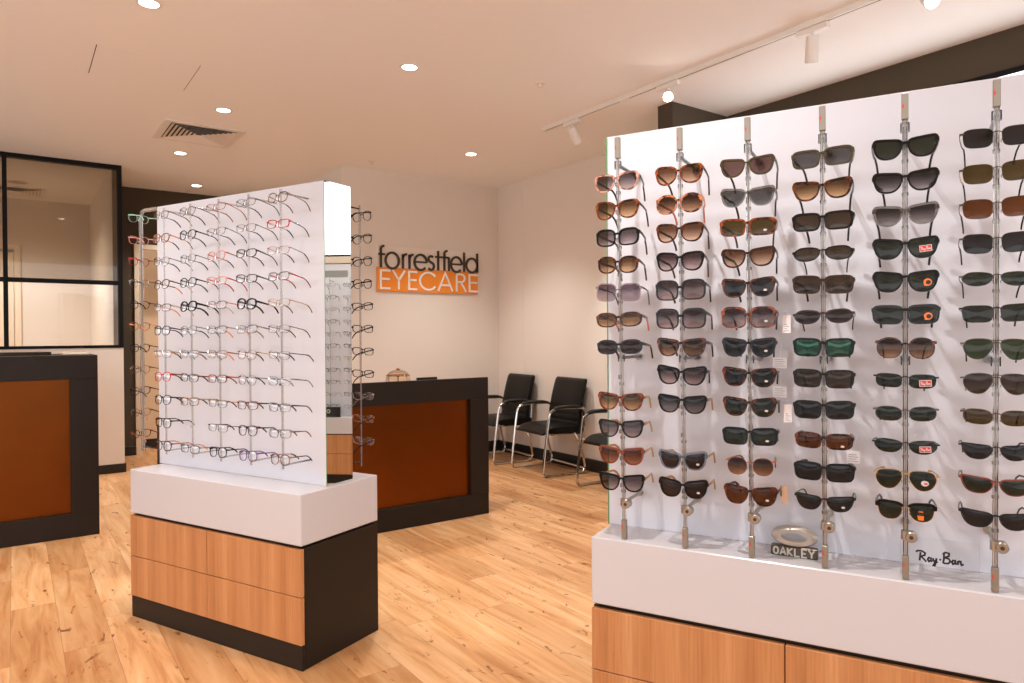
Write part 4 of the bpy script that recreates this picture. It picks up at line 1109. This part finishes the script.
lamp('lamp_spot', 'SPOT', (3.55, 1.7, HC-.02), 60, 110, .8, rad=.045)  # unseen lamp added to brighten the mirrored wall bay
for x, y in HID: lamp('lamp_spot', 'SPOT', (x, y, HC-.02), DLP*.18, 105, .8, rad=.045)
# square four-way vent
def vent(x0, x1, y0, y1, label):
    cx, cy = (x0+x1)/2, (y0+y1)/2; h = (x1-x0)/2
    t = thing('ceiling_vent', label, 'vent', (cx, cy, HC))
    m = MB(); f = h-.055
    for a, b, c, d in ((-h, h, -h, -f), (-h, h, f, h), (-h, -f, -f, f), (f, h, -f, f)): m.box(a, b, c, d, -.008, -.0005, 0, .001)
    build(m, 'vent_frame', M_TRIM, t)
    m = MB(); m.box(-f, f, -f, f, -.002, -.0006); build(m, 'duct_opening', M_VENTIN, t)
    m = MB(); n = 7
    for k in range(n):
        r0 = f-.004-k*(f-.02)/n; r1 = r0-.026
        if r1 < .004: r1 = .004
        za, zb = -.003, -.013
        for q in range(4):
            m.M = Matrix.Rotation(q*PI/2, 4, 'Z')
            m.add([(r0, -r0, zb), (r0, r0, zb), (r1, r1, za), (r1, -r1, za), (r0-.001, -r0, zb+.0015), (r0-.001, r0, zb+.0015), (r1-.001, r1, za+.0012), (r1-.001, -r1, za+.0012)],
                  [(0, 1, 2, 3), (7, 6, 5, 4), (0, 4, 5, 1), (2, 6, 7, 3), (0, 3, 7, 4), (1, 5, 6, 2)])
    build(m, 'louvre', M_TRIM, t)
vent(.958, 1.559, 5.863, 6.45, 'square white four-way ceiling vent above the eyeglasses stand')
vent(-.28, .327, 9.36, 9.96, 'square ceiling vent seen through the tinted office glass')
t = thing('ceiling_speaker', 'small round ceiling speaker in the office behind the tinted glass', 'speaker', (.053, 9.109, HC))
m = MB(); m.lathe([(0, -.005), (.075, -.006), (.09, -.003), (.092, -.0005), (0, -.0005)], 24); build(m, 'speaker_grille', mat('speaker_grey', (190, 180, 168), .6), t, True)
m = MB(); m.lathe([(.092, -.006), (.100, -.006), (.103, -.0005), (.092, -.0005), (.092, -.006)], 24); build(m, 'speaker_rim', M_TRIM, t, True)
acc = tag(None or build((lambda b: (b.box(.407, .953, 4.6, 5.12, HC-.0012, HC-.0002), b)[1])(MB()), 'access_panel', W_CEIL), 'flush square access panel in the ceiling', 'access panel')
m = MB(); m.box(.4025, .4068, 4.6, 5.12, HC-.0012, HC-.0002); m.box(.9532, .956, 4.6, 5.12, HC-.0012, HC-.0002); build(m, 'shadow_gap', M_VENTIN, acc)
def sprinkler(x, y, label):
    t = thing('fire_sprinkler', label, 'sprinkler', (x, y, HC), 0, 'ceiling sprinklers')
    m = MB(); m.lathe([(0, -.003), (.025, -.006), (.034, -.002), (.036, -.0005), (0, -.0005)], 18); build(m, 'ceiling_plate', M_TRIM, t, True)
    m = MB(); m.lathe([(0, -.028), (.012, -.028), (.012, -.026), (.003, -.024), (.006, -.02), (.006, -.006), (0, -.006)], 12)
    for s in (1, -1): m.tube([(s*.006, 0, -.01), (s*.010, 0, -.016), (s*.004, 0, -.025)], .0018, 6)
    build(m, 'sprinkler_head', M_TRIM, t, True)
sprinkler(2.855, 3.651, 'small ceiling sprinkler near the light track')
sprinkler(2.809, 6.20, 'small ceiling sprinkler close to the lettered sign wall')
sprinkler(1.657, 8.594, 'small ceiling sprinkler beside the farthest downlight')
# track with spots
t = thing('light_track', 'long white ceiling light track with dark slot running over the sunglasses stand', 'light track', (3.49, 0, HC))
m = MB()
for a, b in ((-.018, -.005), (.005, .018)): m.box(a, b, -2.0, 4.40, -.032, -.0005, 0, .001)
m.box(-.005, .005, -2.0, 4.40, -.010, -.0005); build(m, 'rail', M_TRIM, t)
m = MB(); m.box(-.0048, .0048, -1.99, 4.39, -.0305, -.0102); build(m, 'conductor_slot', mat('slot_brown', (96, 70, 52), .5), t)
for y in (4.40, 3.55): 
    m = MB(); m.box(-.019, .019, y, y+.02, -.033, -.0005, 0, .001) if y > 4 else m.box(-.019, .019, y-.09, y+.0, -.034, -.0322, 0, .0005); build(m, 'joint_cover', M_TRIM, t)
def spot(y, dirv, label, lit):
    t = thing('track_spotlight', label, 'spotlight', (3.49, y, HC-.0345), 0, 'spotlights on the track')
    m = MB(); m.box(-.017, .017, -.09, .09, -.030, 0, 0, .003); build(m, 'adapter', M_TRIM, t)
    m = MB(); m.tube([(0, 0, -.030), (0, 0, -.062)], .008, 10); build(m, 'stem', M_TRIM, t, True)
    d = Vector(dirv).normalized(); rot = d.to_track_quat('-Z', 'Y').to_matrix().to_4x4()
    m = MB(); m.M = Matrix.Translation((0, 0, -.075)) @ rot
    m.lathe([(0, .03), (.030, .03), (.034, .026), (.034, -.105), (.031, -.108), (.029, -.105), (.029, -.09), (0, -.09)], 24); h = build(m, 'lamp_head', M_TRIM, t, True, 40)
    m = MB(); m.M = Matrix.Translation((0, 0, -.075)) @ rot
    m.lathe([(0, -.093), (.028, -.093), (.028, -.091), (0, -.091)], 20); build(m, 'lamp_lens', M_SPOTL, h)
    p = Vector((3.49, y, HC-.11))+d*.112
    lamp('track_lamp', 'SPOT', p, 60, 60, .6, rot.to_euler(), rad=.03)
spot(4.07, (.62, .05, -.8), 'white track spotlight at the far end of the track, turned to the chairs', 1)
spot(3.11, (-.70, -.62, -.42), 'track spotlight shining brightly towards the camera above the sunglasses stand', 1)
spot(2.10, (.30, .25, -1), 'white track spotlight pointing down, high above the middle of the sunglasses stand', 1)
spot(1.52, (-.70, -.45, -.50), 'glaring track spotlight cut by the top picture edge', 1)

# ------------------------------------------------------------------ wall bay seen in the mirror and its lightbox
t = thing('lightbox_sign', 'bright white lightbox on the dark wall, peeking over the sunglasses stand', 'lightbox', (4.4755, 1.75, 2.03))
m = MB(); m.box(-.016, -.001, -1.4, 1.4, 0, .717, 0, .003); build(m, 'lightbox_case', M_FRAME, t)
m = MB(); m.box(-.019, -.0165, -1.385, 1.385, .018, .682); build(m, 'lit_face', M_LBOX, t)
t = thing('wall_display', 'wall display bay of eyeglasses with oak drawers, reflected in the mirror strip', 'wall display', (4.4755, 1.75, 0))
m = MB(); m.box(-.20, -.001, -1.4, 1.4, 0, .08); build(m, 'kickboard', M_CHAR, t)
for k in range(5):
    for z0, z1 in ((.083, .262), (.266, .43)):
        m = MB(); m.box(0, .02, .001, .559, 0, z1-z0, 0, .001); build(m, 'drawer_front', M_WOOD, t, loc=(-.22, -1.4+.56*k, z0))
m = MB(); m.box(-.2, -.001, -1.4, 1.4, .0805, .44); build(m, 'carcass', M_CHAR, t)
m = MB(); m.box(-.22, -.001, -1.4, 1.4, .4405, .585, 0, .002); build(m, 'counter', M_WHITE, t)
m = MB(); m.box(-.05, -.001, -1.4, 1.4, .5855, 1.96, 0, .002); build(m, 'back_panel', M_PANEL, t)
m = MB(); m.box(-.053, -.0505, -.36, -.06, 1.84, 1.90); build(m, 'header_label', mat('label_grey', (150, 150, 146), .5), t)
m = MB(); m.box(-.06, -.001, -1.4, 1.4, 1.965, 2.026, 0, .002); build(m, 'header', mat('cream_laminate', (226, 212, 192), .5), t)
for k in range(3): 
    yy = -.38+.19*k
    m = MB(); m.tube([(-.16, yy, .60), (-.16, yy, 1.83)], .004, 8); build(m, 'rod', M_ROD, t, True)
    for z in (.62, 1.8): m = MB(); m.tube([(-.16, yy, z), (-.051, yy, z)], .004, 6); build(m, 'standoff_arm', M_STEEL, t, True)
t2 = thing('counter_sign', 'small black card with a pale mark on the wall display counter, seen in the mirror', 'card', (4.285, 1.55, .586))
m = MB(); m.box(-.004, .004, -.09, .11, 0, .09, 0, .001); build(m, 'card_face', M_BLACK, t2)
m = MB(); m.M = Matrix.Translation((-.0042, 0, .052)) @ Matrix.Rotation(R(90), 4, 'Y') @ Matrix.Rotation(R(90), 4, 'Z')
m.lathe([(.012, 0), (.017, 0), (.017, .0004), (.012, .0004), (.012, 0)], 16); m.box(-.055, -.03, -.004, .004, 0, .0004); build(m, 'pale_mark', M_TRIM, t2)
WB = ['thin black', 'gold', 'dark brown', 'grey', 'black', 'bronze', 'olive', 'black slim', 'brown', 'smoky grey', 'dark']
WF = ['black', 'gold', 'brown', 'gun', 'black', 'brownm', 'olive', 'blackm', 'brown', 'gun', 'matte']
WN = ['nearest the picture-edge side', 'in the middle', 'farthest along']
for k in range(3):
    for r in range(11):
        kd = 'me' if WF[(r+k*3) % 11] in ('gold', 'gun', 'brownm', 'blackm') else 'cl'
        make_glasses('eyeglasses', f'{WB[(r+k*3) % 11]} eyeglasses on the wall bay in the mirror, {ORD[r] if r < 10 else "bottom"} row, {RODN[k]} reflected rod', 'glasses', 'eyeglasses on the mirrored wall bay',
                     (4.4755-.16-.0165, 1.37+.19*k, 1.76-.108*r), -R(90), 'rectn', kd, WF[(r+k*3) % 11], 'clear', scale=.95, spread=0,
                     tilt=(0, random.uniform(-2, 2), random.uniform(-4, 4)))

# ------------------------------------------------------------------ camera, world, view
cam = bpy.data.cameras.new('camera'); cam.sensor_width = 36; cam.lens = 697.3354/1024*36
co = bpy.data.objects.new('camera', cam); COL.objects.link(co)
yaw = .6211
M = Matrix.Translation((0, 0, 1.3)) @ Matrix.Rotation(-yaw, 4, 'Z') @ Matrix.Rotation(PI/2-.0086, 4, 'X') @ Matrix.Rotation(-.0068, 4, 'Z')
co.matrix_world = M
cam.clip_start = .05; cam.clip_end = 60
SC.camera = co
w = bpy.data.worlds.new('world'); SC.world = w; w.use_nodes = True
bg = w.node_tree.nodes['Background']; 
wt = w.node_tree; tc = wt.nodes.new('ShaderNodeTexCoord'); sx = wt.nodes.new('ShaderNodeSeparateXYZ'); rp = wt.nodes.new('ShaderNodeValToRGB')
els = rp.color_ramp.elements     # concourse outside the open front: low half brightened for the ceiling, window band added for lens reflections, rest dim
els[0].position = .40; els[0].color = (1, 1, 1, 1); els[1].position = .485; els[1].color = (.42, .42, .43, 1)
for ps, cv in ((.515, .42), (.53, 1.5), (.58, 1.5), (.60, .42), (1.0, .36)):
    q = els.new(ps); q.color = (cv, cv, cv*1.03, 1)
mth = wt.nodes.new('ShaderNodeMath'); mth.operation = 'MULTIPLY_ADD'; mth.inputs[1].default_value = .5; mth.inputs[2].default_value = .5
wt.links.new(tc.outputs['Generated'], sx.inputs[0]); wt.links.new(sx.outputs[2], mth.inputs[0]); wt.links.new(mth.outputs[0], rp.inputs[0]); wt.links.new(rp.outputs[0], bg.inputs[0])
bg.inputs[1].default_value = 1.6
lamp('office_lamp', 'SPOT', (-.4, 8.9, HC-.02), 150, 150, .7)
lamp('recess_lamp', 'SPOT', (1.55, 9.05, HC-.02), 14, 150, .6)
vs = SC.view_settings
vs.view_transform = 'Standard'; vs.look = 'None'; vs.gamma = 1; vs.use_curve_mapping = False; vs.exposure = .3
cy = SC.cycles
cy.max_bounces = 12; cy.diffuse_bounces = 6; cy.glossy_bounces = 5; cy.transparent_max_bounces = 40
cy.use_denoising = True; cy.sample_clamp_indirect = 5; cy.caustics_reflective = False; cy.caustics_refractive = False
